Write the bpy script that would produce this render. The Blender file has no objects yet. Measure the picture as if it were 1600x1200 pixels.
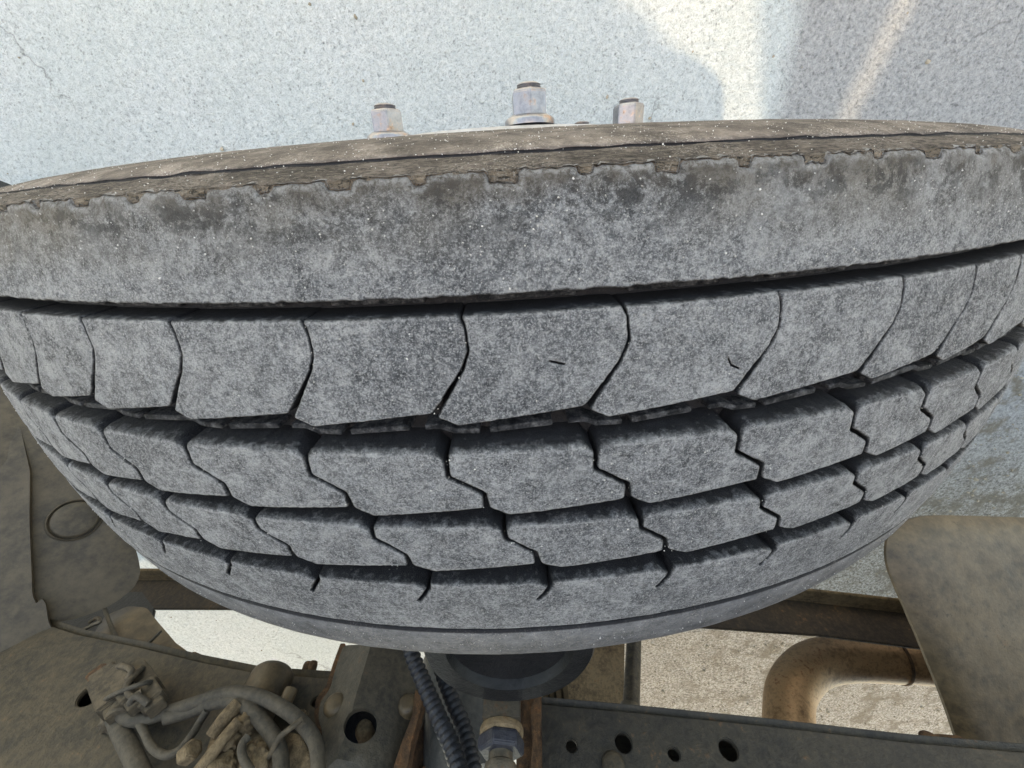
import bpy, bmesh, math, random
import numpy as np
from mathutils import Vector, Matrix, noise
from mathutils.geometry import delaunay_2d_cdt

random.seed(7)
SC = bpy.context.scene
R = math.radians

# ------------------------------------------------------------------ camera, sky, sun, exposure
ZC = 0.52                                   # height of the wheel centre
CAM = np.array([0.00099737, 0.112096, 0.6389607 + ZC])
RM = np.array([[0.99855068, 0.05300101, 0.00935055],
               [-0.05184877, 0.90077103, 0.4311882],
               [0.0144307, -0.43104808, 0.90221356]])
FPX = 624.5786508
cd = bpy.data.cameras.new('camera')
cam = bpy.data.objects.new('camera', cd)
SC.collection.objects.link(cam)
cd.sensor_width = 36.0
cd.lens = FPX / 1600 * 36
cd.clip_start = 0.01
cd.clip_end = 200
m = Matrix.Identity(4)
for i in range(3):
    for j in range(3):
        m[i][j] = RM[i][j]
    m[i][3] = CAM[i]
cam.matrix_world = m
SC.camera = cam

SUNV = Vector((-0.06, -0.31, 1.0))             # towards the sun
ELEV = math.degrees(math.atan2(1.0, math.hypot(0.06, 0.31)))
w = bpy.data.worlds.new('World')
SC.world = w
w.use_nodes = True
nt = w.node_tree
bg = nt.nodes['Background']
sky = nt.nodes.new('ShaderNodeTexSky')
sky.sky_type = 'NISHITA'
sky.sun_disc = False
sky.sun_elevation = R(ELEV)
sky.sun_rotation = math.atan2(-0.06, -0.31)
sky.dust_density = 2.0
nt.links.new(sky.outputs[0], bg.inputs[0])
bg.inputs[1].default_value = 0.15
sd = bpy.data.lights.new('sun', 'SUN')
sd.energy = 2.0
sd.angle = R(1.2)
sd.color = (1.0, 0.89, 0.78)
sun = bpy.data.objects.new('sun', sd)
SC.collection.objects.link(sun)
sun.rotation_euler = SUNV.to_track_quat('Z', 'Y').to_euler()
SC.view_settings.view_transform = 'Standard'
SC.view_settings.look = 'None'
SC.view_settings.gamma = 1
SC.view_settings.exposure = 2.65
SC.view_settings.use_white_balance = True      # the camera's balance for open shade
SC.view_settings.white_balance_temperature = 9800
SC.view_settings.white_balance_tint = 6

# ------------------------------------------------------------------ helpers
def link(o, parent=None):
    SC.collection.objects.link(o)
    if parent:
        o.parent = parent
    return o

def tag(o, label=None, cat=None, group=None, kind=None):
    if label: o['label'] = label
    if cat: o['category'] = cat
    if group: o['group'] = group
    if kind: o['kind'] = kind
    return o

def empty(name, loc, label, cat, group=None):
    o = bpy.data.objects.new(name, None)
    o.empty_display_size = 0.05
    o.location = loc
    link(o)
    return tag(o, label, cat, group)

def mesh_obj(name, verts, faces, mat, parent=None, smooth=True, attrs=None, sharp=None):
    """verts in world space; the object sits at its parent's origin"""
    me = bpy.data.meshes.new(name)
    off = Vector(parent_origin(parent)) if parent else Vector((0, 0, 0))
    me.from_pydata([Vector(v) - off for v in verts], [], faces)
    me.validate()
    if smooth:
        me.polygons.foreach_set('use_smooth', [True] * len(me.polygons))
        if sharp:
            me.set_sharp_from_angle(angle=R(sharp))
    if attrs:
        for k, vals in attrs.items():
            a = me.attributes.new(k, 'FLOAT', 'POINT')
            a.data.foreach_set('value', list(vals))
    me.materials.append(mat)
    return link(bpy.data.objects.new(name, me), parent)

def parent_origin(p):
    v = Vector((0, 0, 0))
    while p:
        v += p.location
        p = p.parent
    return v

def ray(px, py):
    return RM @ np.array([(px - 800) / FPX, -(py - 600) / FPX, -1.0])
def at_y(px, py, y):
    d = ray(px, py); return Vector(CAM + d * ((y - CAM[1]) / d[1]))
def at_z(px, py, z):
    d = ray(px, py); return Vector(CAM + d * ((z - CAM[2]) / d[2]))
def at_d(px, py, dep):
    return Vector(CAM + ray(px, py) * dep)

# ------------------------------------------------------------------ materials
class NT:
    def __init__(s, name):
        s.m = bpy.data.materials.new(name)
        s.m.use_nodes = True
        s.t = s.m.node_tree
        s.b = s.t.nodes['Principled BSDF']
        s.pos = s.t.nodes.new('ShaderNodeNewGeometry').outputs['Position']
    def n(s, typ, **kw):
        x = s.t.nodes.new(typ)
        for k, v in kw.items():
            setattr(x, k, v)
        return x
    def L(s, a, b): s.t.links.new(a, b)
    def noise(s, scale, detail=4, rough=0.6, vec=None, dist=0.0):
        x = s.n('ShaderNodeTexNoise')
        x.inputs['Scale'].default_value = scale
        x.inputs['Detail'].default_value = detail
        x.inputs['Roughness'].default_value = rough
        x.inputs['Distortion'].default_value = dist
        s.L(vec or s.pos, x.inputs['Vector'])
        return x.outputs['Fac']
    def vor(s, scale, feature='F1', vec=None, out='Distance', rand=1.0):
        x = s.n('ShaderNodeTexVoronoi', feature=feature)
        x.inputs['Scale'].default_value = scale
        x.inputs['Randomness'].default_value = rand
        s.L(vec or s.pos, x.inputs['Vector'])
        return x.outputs[out]
    def ramp(s, fac, stops, interp='LINEAR'):
        x = s.n('ShaderNodeValToRGB')
        x.color_ramp.interpolation = interp
        el = x.color_ramp.elements
        while len(el) < len(stops): el.new(0.5)
        for e, (p, c) in zip(el, stops):
            e.position = p
            e.color = (c, c, c, 1) if not hasattr(c, '__len__') else (*c, 1)
        s.L(fac, x.inputs[0])
        return x.outputs[0]
    def mr(s, v, a, b, c=0.0, d=1.0):
        x = s.n('ShaderNodeMapRange')
        s.L(v, x.inputs[0])
        for i, q in zip((1, 2, 3, 4), (a, b, c, d)):
            x.inputs[i].default_value = q
        return x.outputs[0]
    def math(s, op, a, b=None, c=None):
        x = s.n('ShaderNodeMath', operation=op)
        for i, q in enumerate((a, b, c)):
            if q is None: continue
            if isinstance(q, (int, float)): x.inputs[i].default_value = q
            else: s.L(q, x.inputs[i])
        return x.outputs[0]
    def mix(s, fac, a, b, mode='MIX'):
        x = s.n('ShaderNodeMix', data_type='RGBA', blend_type=mode)
        for i, q in zip((0, 6, 7), (fac, a, b)):
            if isinstance(q, (int, float)): x.inputs[i].default_value = q
            elif hasattr(q, '__len__'): x.inputs[i].default_value = (*q, 1)
            else: s.L(q, x.inputs[i])
        return x.outputs[2]
    def attr(s, name):
        return s.n('ShaderNodeAttribute', attribute_name=name).outputs['Fac']
    def bump(s, h, strength, dist, prev=None):
        x = s.n('ShaderNodeBump')
        x.inputs['Strength'].default_value = strength
        x.inputs['Distance'].default_value = dist
        s.L(h, x.inputs['Height'])
        if prev: s.L(prev, x.inputs['Normal'])
        return x.outputs[0]
    def map(s, scale):
        x = s.n('ShaderNodeMapping')
        x.inputs['Scale'].default_value = scale
        s.L(s.pos, x.inputs['Vector'])
        return x.outputs[0]
    def fin(s, col, rough, normal=None, metal=None, spec=None):
        for k, v in (('Base Color', col), ('Roughness', rough), ('Metallic', metal), ('Specular IOR Level', spec)):
            if v is None: continue
            if isinstance(v, (int, float)): s.b.inputs[k].default_value = v
            elif hasattr(v, '__len__'): s.b.inputs[k].default_value = (*v, 1)
            else: s.L(v, s.b.inputs[k])
        if normal: s.L(normal, s.b.inputs['Normal'])
        return s.m

def tread_material():
    s = NT('tread_rubber')
    wear_shade = s.attr('wear_shade'); vax = s.attr('vax')  # high on worn dusty tops; low in grooves, painting their shade too
    big = s.noise(14, 5, 0.7, dist=0.2)
    mid = s.noise(100, 8, 0.82, dist=0.2)
    fine = s.noise(560, 6, 0.85, dist=0.3)
    gran = s.noise(1500, 3, 0.8)
    grey = s.ramp(mid, [(0.38, (0.050, 0.054, 0.061)), (0.45, (0.135, 0.141, 0.151)), (0.53, (0.250, 0.256, 0.266)), (0.62, (0.440, 0.445, 0.452))])
    grey = s.mix(s.mr(big, 0.40, 0.50, 0.50, 0.0), grey, (0.060, 0.066, 0.078))
    grey = s.mix(s.mr(big, 0.50, 0.64, 0.0, 0.32), grey, (0.300, 0.305, 0.312))
    grey = s.mix(s.mr(fine, 0.50, 0.57, 0, 0.55), grey, (0.52, 0.522, 0.525))
    grey = s.mix(s.mr(fine, 0.47, 0.39, 0, 0.50), grey, (0.028, 0.031, 0.038))
    grey = s.mix(s.mr(gran, 0.55, 0.61, 0, 0.60), grey, (0.62, 0.62, 0.62))
    grey = s.mix(s.mr(gran, 0.45, 0.38, 0, 0.50), grey, (0.035, 0.038, 0.045))
    # the outer rib carries tan dust near its edge, with dark scuffs
    edge = s.mr(vax, 90, 115)
    edgen = s.math('MULTIPLY', edge, s.mr(s.noise(17, 4, 0.6), 0.36, 0.60))
    grey = s.mix(s.math('MULTIPLY', edgen, 0.70), grey, (0.200, 0.172, 0.130))
    sc = s.math('MULTIPLY', s.mr(vax, 96, 110), s.mr(s.noise(95, 8, 0.82, dist=0.25), 0.48, 0.54))
    grey = s.mix(s.math('MULTIPLY', sc, 0.85), grey, (0.026, 0.026, 0.028))
    rim_ = s.math('MULTIPLY', s.mr(vax, 108, 116.5), s.mr(s.noise(55, 6, 0.8), 0.36, 0.58))
    grey = s.mix(s.math('MULTIPLY', rim_, 0.85), grey, (0.105, 0.086, 0.070))
    sx = s.n('ShaderNodeSeparateXYZ'); s.L(s.pos, sx.inputs[0])
    lft = s.math('MULTIPLY', s.math('MULTIPLY', s.mr(sx.outputs[0], -.14, -.24), s.mr(vax, 94, 112)), s.mr(s.noise(24, 5, 0.7), 0.35, 0.60))
    grey = s.mix(s.math('MULTIPLY', lft, 0.7), grey, (0.34, 0.285, 0.205))
    pale = s.math('MULTIPLY', s.mr(s.noise(10, 3, 0.5), 0.52, 0.66), s.mr(mid, 0.42, 0.58))
    grey = s.mix(s.math('MULTIPLY', pale, 0.45), grey, (0.38, 0.385, 0.39))
    crest = s.math('MULTIPLY', s.math('MULTIPLY', s.mr(wear_shade, 0.62, 0.82), s.mr(wear_shade, 1.0, 0.90)), s.mr(fine, 0.42, 0.56))
    grey = s.mix(s.math('MULTIPLY', crest, 0.6), grey, (0.42, 0.42, 0.42))
    rub = s.ramp(s.noise(160, 5, 0.7), [(0.35, (0.004, 0.005, 0.007)), (0.7, (0.019, 0.020, 0.025))])
    wj = s.math('ADD', wear_shade, s.math('MULTIPLY', s.math('SUBTRACT', s.noise(240, 4, 0.7), 0.5), 0.9))
    col = s.mix(s.mr(wj, 0.34, 0.80), rub, grey)
    spec = s.ramp(s.vor(330), [(0.0, 1.0), (0.10, 1.0), (0.14, 0.0)])
    sel = s.mr(s.noise(90, 2, 0.5), 0.60, 0.66)
    col = s.mix(s.math('MULTIPLY', s.math('MULTIPLY', spec, sel), wear_shade), col, (0.50, 0.49, 0.46))
    n = s.bump(mid, 0.9, 0.0024)
    n = s.bump(fine, 1.0, 0.0020, n)
    n = s.bump(gran, 0.9, 0.0008, n)
    return s.fin(col, 0.72, n, spec=0.35)

def side_material():
    s = NT('sidewall_rubber')
    vax = s.attr('vax'); wear_shade = s.attr('wear_shade')
    mid = s.noise(60, 5, 0.7)
    brown = s.ramp(mid, [(0.38, (0.034, 0.026, 0.023)), (0.52, (0.100, 0.080, 0.070)), (0.65, (0.185, 0.152, 0.133))])
    grey = s.ramp(s.noise(90, 5, 0.7), [(0.3, (0.060, 0.064, 0.072)), (0.7, (0.20, 0.205, 0.215))])
    dark = s.ramp(s.noise(160, 5, 0.7), [(0.35, (0.004, 0.004, 0.006)), (0.7, (0.013, 0.013, 0.015))])
    col = s.mix(s.mr(vax, 55, 105), grey, brown)
    tn = s.math('MULTIPLY', s.mr(vax, 112.5, 114), s.mr(vax, 118.6, 117.6))
    col = s.mix(s.math('MULTIPLY', tn, 0.65), col, (0.30, 0.235, 0.170))
    fine = s.noise(800, 3, 0.7)
    col = s.mix(s.mr(fine, 0.60, 0.78, 0, 0.6), col, (0.36, 0.33, 0.29))
    col = s.mix(s.mr(fine, 0.45, 0.30, 0, 0.6), col, (0.03, 0.028, 0.025))
    col = s.mix(s.mr(wear_shade, 0.3, 0.8), dark, col)  # low values blacken recesses: bare rubber with shade painted in
    # cracks run round the tyre: noise stretched across the radial direction
    p = s.n('ShaderNodeSeparateXYZ'); s.L(s.pos, p.inputs[0])
    ang = s.math('ARCTAN2', p.outputs[0], s.math('SUBTRACT', p.outputs[2], ZC))
    rad = s.math('SQRT', s.math('ADD', s.math('POWER', p.outputs[0], 2.0), s.math('POWER', s.math('SUBTRACT', p.outputs[2], ZC), 2.0)))
    v = s.n('ShaderNodeCombineXYZ')
    s.L(s.math('MULTIPLY', ang, 0.17), v.inputs[0]); s.L(s.math('MULTIPLY', rad, 1.0), v.inputs[1]); s.L(p.outputs[1], v.inputs[2])
    cr = s.noise(850, 4, 0.75, vec=v.outputs[0], dist=0.4)
    zone = s.attr('wrinkle')
    col = s.mix(s.math('MULTIPLY', s.mr(cr, 0.47, 0.41), s.math('MULTIPLY', zone, 0.85)), col, (0.016, 0.014, 0.012))
    col = s.mix(s.math('MULTIPLY', s.mr(cr, 0.52, 0.60), s.math('MULTIPLY', zone, 0.5)), col, (0.24, 0.205, 0.165))
    gr2 = s.noise(1300, 2, 0.7)
    col = s.mix(s.math('MULTIPLY', s.mr(gr2, 0.56, 0.66, 0, 0.8), s.math('MULTIPLY', wear_shade, s.mr(s.noise(30, 4, 0.6), 0.45, 0.6))), col, (0.40, 0.37, 0.33))
    n = s.bump(s.math('MULTIPLY', cr, zone), 1.0, 0.007)
    n = s.bump(fine, 0.6, 0.0008, n)
    n = s.bump(s.vor(260), 0.3, 0.001, n)
    return s.fin(col, 0.7, n, spec=0.3)

def ground_material():
    s = NT('rough_concrete')
    p = s.n('ShaderNodeSeparateXYZ'); s.L(s.pos, p.inputs[0])
    x = p.outputs[0]; y = p.outputs[1]
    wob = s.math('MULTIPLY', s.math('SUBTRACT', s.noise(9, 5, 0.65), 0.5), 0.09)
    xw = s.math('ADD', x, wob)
    grain = s.noise(105, 7, 0.74, dist=0.3)
    fine = s.noise(420, 4, 0.7)
    big = s.noise(3.2, 4, 0.55)
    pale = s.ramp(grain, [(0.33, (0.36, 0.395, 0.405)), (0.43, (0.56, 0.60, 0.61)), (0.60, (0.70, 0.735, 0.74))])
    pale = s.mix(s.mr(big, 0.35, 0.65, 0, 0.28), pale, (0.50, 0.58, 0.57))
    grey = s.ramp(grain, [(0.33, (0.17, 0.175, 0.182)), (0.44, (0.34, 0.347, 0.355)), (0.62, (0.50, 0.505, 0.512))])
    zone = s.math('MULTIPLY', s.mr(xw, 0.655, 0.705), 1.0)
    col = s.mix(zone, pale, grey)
    # under the truck on the right the slab is broken up and dusty
    dz = s.math('MULTIPLY', s.mr(x, -0.1, 0.5), s.mr(y, -0.6, -1.1))
    dust = s.ramp(grain, [(0.36, (0.10, 0.088, 0.068)), (0.47, (0.30, 0.272, 0.232)), (0.60, (0.56, 0.535, 0.49))])
    col = s.mix(dz, col, dust)
    brown = s.mr(s.noise(8, 6, 0.7), 0.50, 0.60, 0, 0.85)
    col = s.mix(s.math('MULTIPLY', brown, s.math('MULTIPLY', s.mr(x, 0.5, 1.0), s.mr(y, 0.1, -0.4))), col, (0.20, 0.17, 0.125))
    # pits
    pit = s.math('MULTIPLY', s.ramp(s.vor(95), [(0.0, 1.0), (0.16, 1.0), (0.27, 0.0)]), s.mr(s.noise(42, 2, 0.5), 0.50, 0.60))
    pit2 = s.math('MULTIPLY', s.ramp(s.vor(210), [(0.0, 1.0), (0.2, 1.0), (0.3, 0.0)]), s.mr(s.noise(70, 2, 0.5), 0.50, 0.58))
    pt = s.math('MAXIMUM', pit, s.math('MULTIPLY', pit2, 0.8))
    col = s.mix(s.math('MULTIPLY', pt, 0.42), col, (0.17, 0.18, 0.18))
    col = s.mix(s.mr(fine, 0.50, 0.30, 0, 0.45), col, (0.16, 0.165, 0.17))
    # hairline crack lines
    ck = s.n('ShaderNodeTexVoronoi', feature='DISTANCE_TO_EDGE'); ck.inputs['Scale'].default_value = 2.1
    vv = s.n('ShaderNodeMix', data_type='VECTOR'); vv.inputs[0].default_value = 0.10
    nz = s.n('ShaderNodeTexNoise'); nz.inputs['Scale'].default_value = 9; nz.inputs['Detail'].default_value = 6
    s.L(s.pos, nz.inputs['Vector']); s.L(s.pos, vv.inputs[4]); s.L(nz.outputs['Color'], vv.inputs[5]); s.L(vv.outputs[1], ck.inputs['Vector'])
    crk = s.mr(ck.outputs['Distance'], 0.004, 0.0, 0, 1)
    col = s.mix(s.math('MULTIPLY', crk, s.mr(s.noise(3, 2, 0.5), 0.5, 0.6, 0, 0.5)), col, (0.10, 0.10, 0.10))
    n = s.bump(s.noise(30, 5, 0.7), 1.0, 0.02)
    n = s.bump(grain, 1.0, 0.012, n)
    n = s.bump(s.math('SUBTRACT', 1.0, pt), 0.8, 0.004, n)
    n = s.bump(fine, 0.7, 0.002, n)
    return s.fin(col, 0.85, n, spec=0.25)

def dusty(name, base, dust, rust=0.0, gain=0.70, spots=False, rough=0.6, metal=0.0, amount=0.5, scale=1.0, bump=0.5, rustcol=(0.12, 0.052, 0.020)):
    if dust[0] > dust[2] * 1.15:
        base, dust = [(c[0] * 1.04, c[1] * .95, c[2] * .84) for c in (base, dust)]
    base = tuple(c * gain for c in base); dust = tuple(c * gain for c in dust)
    s = NT(name)
    a = s.noise(18 * scale, 6, 0.68)
    b = s.noise(140 * scale, 5, 0.7)
    f = s.noise(600 * scale, 3, 0.7)
    nrm = s.n('ShaderNodeNewGeometry').outputs['Normal']
    sep = s.n('ShaderNodeSeparateXYZ'); s.L(nrm, sep.inputs[0])
    up = s.mr(sep.outputs[2], 0.0, 1.0, 0.0, 0.3)
    d = s.math('ADD', s.mr(a, 0.36, 0.64, amount - 0.55, amount + 0.45), up)
    col = s.mix(d, base, dust)
    col = s.mix(s.mr(b, 0.45, 0.70, 0, 0.45), col, tuple(min(1, c * 1.7) for c in dust))
    col = s.mix(s.mr(b, 0.45, 0.28, 0, 0.5), col, tuple(c * 0.4 for c in base))
    if rust > 0:
        r = s.mr(s.math('ADD', s.math('MULTIPLY', a, 0.5), s.math('MULTIPLY', b, 0.5)), 0.62 - rust * 0.3, 0.72 - rust * 0.3)
        rc = s.ramp(s.noise(260, 4, 0.7), [(0.3, tuple(c * 0.35 for c in rustcol)), (0.55, rustcol), (0.75, (rustcol[0] * 1.9, rustcol[1] * 2.0, rustcol[2] * 2.4))])
        col = s.mix(r, col, rc)
    if spots:
        sp = s.math('MULTIPLY', s.mr(s.noise(210, 3, 0.6), 0.60, 0.66), s.mr(s.noise(7, 3, 0.6), 0.46, 0.60))
        col = s.mix(s.math('MULTIPLY', sp, 0.75), col, (0.012, 0.009, 0.006))
    n = s.bump(b, bump, 0.0025)
    n = s.bump(f, bump, 0.0008, n)
    return s.fin(col, rough, n, metal=metal, spec=0.4)

M = {}
M['tread'] = tread_material()
M['side'] = side_material()
M['ground'] = ground_material()
M['guard'] = dusty('dusty_plastic', gain=.66, base=(0.036, 0.031, 0.024), dust=(0.092, 0.077, 0.056), amount=0.5, rough=0.62, bump=0.25, scale=0.5)
M['flap'] = dusty('dusty_mudguard', gain=.72, spots=True, base=(0.052, 0.040, 0.026), dust=(0.115, 0.088, 0.056), amount=0.5, rust=0.05, rough=0.5, bump=0.25, scale=0.5)
M['frame'] = dusty('dusty_frame_paint', gain=.66, base=(0.030, 0.027, 0.021), dust=(0.082, 0.066, 0.044), amount=0.45, rust=0.10, rough=0.65)
M['rail'] = dusty('dark_frame_paint', (0.018, 0.018, 0.018), (0.045, 0.041, 0.033), amount=0.35, rust=0.12, rough=0.6)
M['bracket'] = dusty('bracket_paint', (0.040, 0.038, 0.033), (0.085, 0.076, 0.060), amount=0.4, rust=0.03, rough=0.55)
M['rust'] = dusty('rusty_steel', (0.040, 0.020, 0.010), (0.13, 0.078, 0.042), rust=0.40, amount=0.4, rough=0.85, bump=0.9)
M['brownbar'] = dusty('brown_bar_paint', (0.016, 0.011, 0.008), (0.060, 0.042, 0.026), amount=0.15, rust=0.12, rough=0.7)
M['pipe'] = dusty('exhaust_steel', (0.17, 0.105, 0.060), (0.42, 0.29, 0.18), rust=0.30, amount=0.5, rough=0.42, metal=0.5, bump=0.3, rustcol=(0.16, 0.075, 0.035))
M['hose'] = dusty('hose_plastic', (0.010, 0.012, 0.018), (0.028, 0.030, 0.036), amount=0.25, rough=0.5)
M['cable'] = dusty('dusty_cable', (0.035, 0.033, 0.029), (0.085, 0.075, 0.060), amount=0.5, rough=0.75)
M['conn'] = dusty('dusty_connector', gain=.6, base=(0.055, 0.048, 0.038), dust=(0.14, 0.115, 0.083), amount=0.5, rough=0.8)
M['cast'] = dusty('dusty_casting', gain=.68, base=(0.08, 0.058, 0.036), dust=(0.24, 0.185, 0.12), rust=0.15, amount=0.5, rough=0.85, bump=1.0)
M['black'] = dusty('black_rubber_cup', (0.005, 0.0055, 0.0065), (0.014, 0.014, 0.015), amount=0.15, rough=0.5)
M['pillar'] = dusty('grey_steel', (0.050, 0.053, 0.055), (0.085, 0.083, 0.076), amount=0.35, rough=0.45)
M['fitting'] = dusty('zinc_fitting', (0.070, 0.072, 0.072), (0.12, 0.105, 0.085), rust=0.15, amount=0.4, rough=0.5, metal=0.4)
M['bluehex'] = dusty('blue_hex', (0.010, 0.014, 0.032), (0.05, 0.05, 0.055), amount=0.3, rough=0.5)
M['nut'] = dusty('chrome_nut', (0.30, 0.305, 0.335), (0.36, 0.33, 0.32), rust=0.28, amount=0.3, rough=0.30, metal=0.75, bump=0.08, rustcol=(0.33, 0.20, 0.13))
M['rim'] = dusty('silver_rim', (0.42, 0.43, 0.46), (0.38, 0.36, 0.34), amount=0.3, rough=0.45, metal=0.2, bump=0.1)
M['grit'] = dusty('pale_grit', (0.50, 0.49, 0.47), (0.72, 0.70, 0.67), amount=0.5, rough=0.9)
M['stone'] = dusty('small_stones', (0.22, 0.21, 0.19), (0.44, 0.42, 0.38), amount=0.5, rough=0.9)
M['cab'] = dusty('sun_blocker_paint', (0.30, 0.32, 0.34), (0.24, 0.22, 0.19), amount=0.4, rough=0.5)  # coat of the added, unseen sun blocker
M['strut'] = dusty('strut_steel', (0.028, 0.026, 0.024), (0.09, 0.08, 0.065), amount=0.2, rough=0.4, metal=0.3)

# ------------------------------------------------------------------ ground
def build_ground():
    # one sheet: fine near the wheel, coarse out to the horizon
    xs = np.concatenate([[-60, -20, -8, -4], np.arange(-2.5, 2.81, 0.05), [4, 8, 20, 60]])
    ys = np.concatenate([[-60, -20, -9, -6], np.arange(-4.2, 1.61, 0.05), [3, 8, 20, 60]])
    v = []
    for y in ys:
        for x in xs:
            z = 0.0
            if abs(x) < 3 and -4.3 < y < 1.7:
                z = 0.010 * noise.noise((x * 1.3, y * 1.3, 0)) + 0.003 * noise.noise((x * 7, y * 7, 3))
            v.append((x, y, z - 0.006))
    nx = len(xs)
    f = [(j * nx + i, j * nx + i + 1, (j + 1) * nx + i + 1, (j + 1) * nx + i) for j in range(len(ys) - 1) for i in range(nx - 1)]
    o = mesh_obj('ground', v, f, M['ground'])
    tag(o, kind='structure')
build_ground()

def rock(c, r, rnd, sub=1):
    bm = bmesh.new()
    bmesh.ops.create_icosphere(bm, subdivisions=sub, radius=1)
    sx, sy, sz = [r * rnd.uniform(0.6, 1.2) for _ in range(3)]
    q = Matrix.Rotation(rnd.uniform(0, 6.28), 3, Vector((rnd.random() - .5, rnd.random() - .5, rnd.random() - .5 + .01)).normalized())
    vs = []
    for v in bm.verts:
        p = v.co * (1 + rnd.uniform(-0.25, 0.2))
        p = q @ Vector((p.x * sx, p.y * sy, p.z * sz))
        vs.append(Vector(c) + p)
    fs = [[v.index for v in f.verts] for f in bm.faces]
    bm.free()
    return vs, fs

def join_rocks(name, items, mat, parent=None):
    V, F = [], []
    for vs, fs in items:
        b = len(V); V += vs; F += [[i + b for i in f] for f in fs]
    return mesh_obj(name, V, F, mat, parent, smooth=False)

def build_gravel():
    rnd = random.Random(3)
    it = []
    for k in range(3600):
        if k < 3000:
            x, y = rnd.gauss(1.3, 0.75), rnd.uniform(-3.6, -0.4)
        else:
            x, y = rnd.uniform(-2.4, 2.4), rnd.uniform(-3.6, 0.9)
        r = rnd.uniform(0.0018, 0.0055) * (1.9 if rnd.random() < 0.06 else 1)
        it.append(rock((x, y, 0.0015), r, rnd, 1))
    o = join_rocks('gravel', it, M['stone'])
    tag(o, 'small loose stones scattered over the rough concrete', 'gravel', kind='stuff')
build_gravel()

# ------------------------------------------------------------------ tread construction
R0 = 520.0                                   # mm
def rad(v): return R0 - 0.926e-3 * v * v       # running surface radius at axial v (mm)

def cyl(u_deg, v, h):
    a = math.radians(u_deg); r = (rad(v) + h) / 1000.0
    return (r * math.sin(a), v / 1000.0, r * math.cos(a))

def densify(pts, step, closed=True):
    out = []
    n = len(pts)
    for i in range(n if closed else n - 1):
        a, b = pts[i], pts[(i + 1) % n]
        L = math.hypot(b[0] - a[0], b[1] - a[1])
        k = max(1, int(round(L / step)))
        for j in range(k):
            t = j / k
            out.append((a[0] + (b[0] - a[0]) * t, a[1] + (b[1] - a[1]) * t))
    if not closed: out.append(pts[-1])
    return out

def round_corners(pts, r, closed=True, sharpest=None):
    out = []
    n = len(pts)
    for i in range(n):
        if not closed and i in (0, n - 1):
            out.append(pts[i]); continue
        p0, p, p1 = Vector(pts[i - 1]), Vector(pts[i]), Vector(pts[(i + 1) % n])
        a, b = p0 - p, p1 - p
        rr = min(r, a.length * 0.45, b.length * 0.45)
        A, B = p + a.normalized() * rr, p + b.normalized() * rr
        for t in (0, 0.33, 0.66, 1):
            q = A.lerp(p, t).lerp(p.lerp(B, t), t)
            out.append((q.x, q.y))
    return out

def dist_to_poly(P, poly, closed=True):
    poly = np.array(poly)
    A = poly; B = np.roll(poly, -1, axis=0)
    if not closed: A, B = poly[:-1], poly[1:]
    out = np.empty(len(P))
    AB = B - A; L2 = (AB ** 2).sum(1) + 1e-12
    for s in range(0, len(P), 400):
        p = P[s:s + 400, None, :]
        t = np.clip(((p - A) * AB).sum(2) / L2, 0, 1)
        d = p - (A + t[..., None] * AB)
        out[s:s + 400] = np.sqrt((d ** 2).sum(2)).min(1)
    return out

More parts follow.
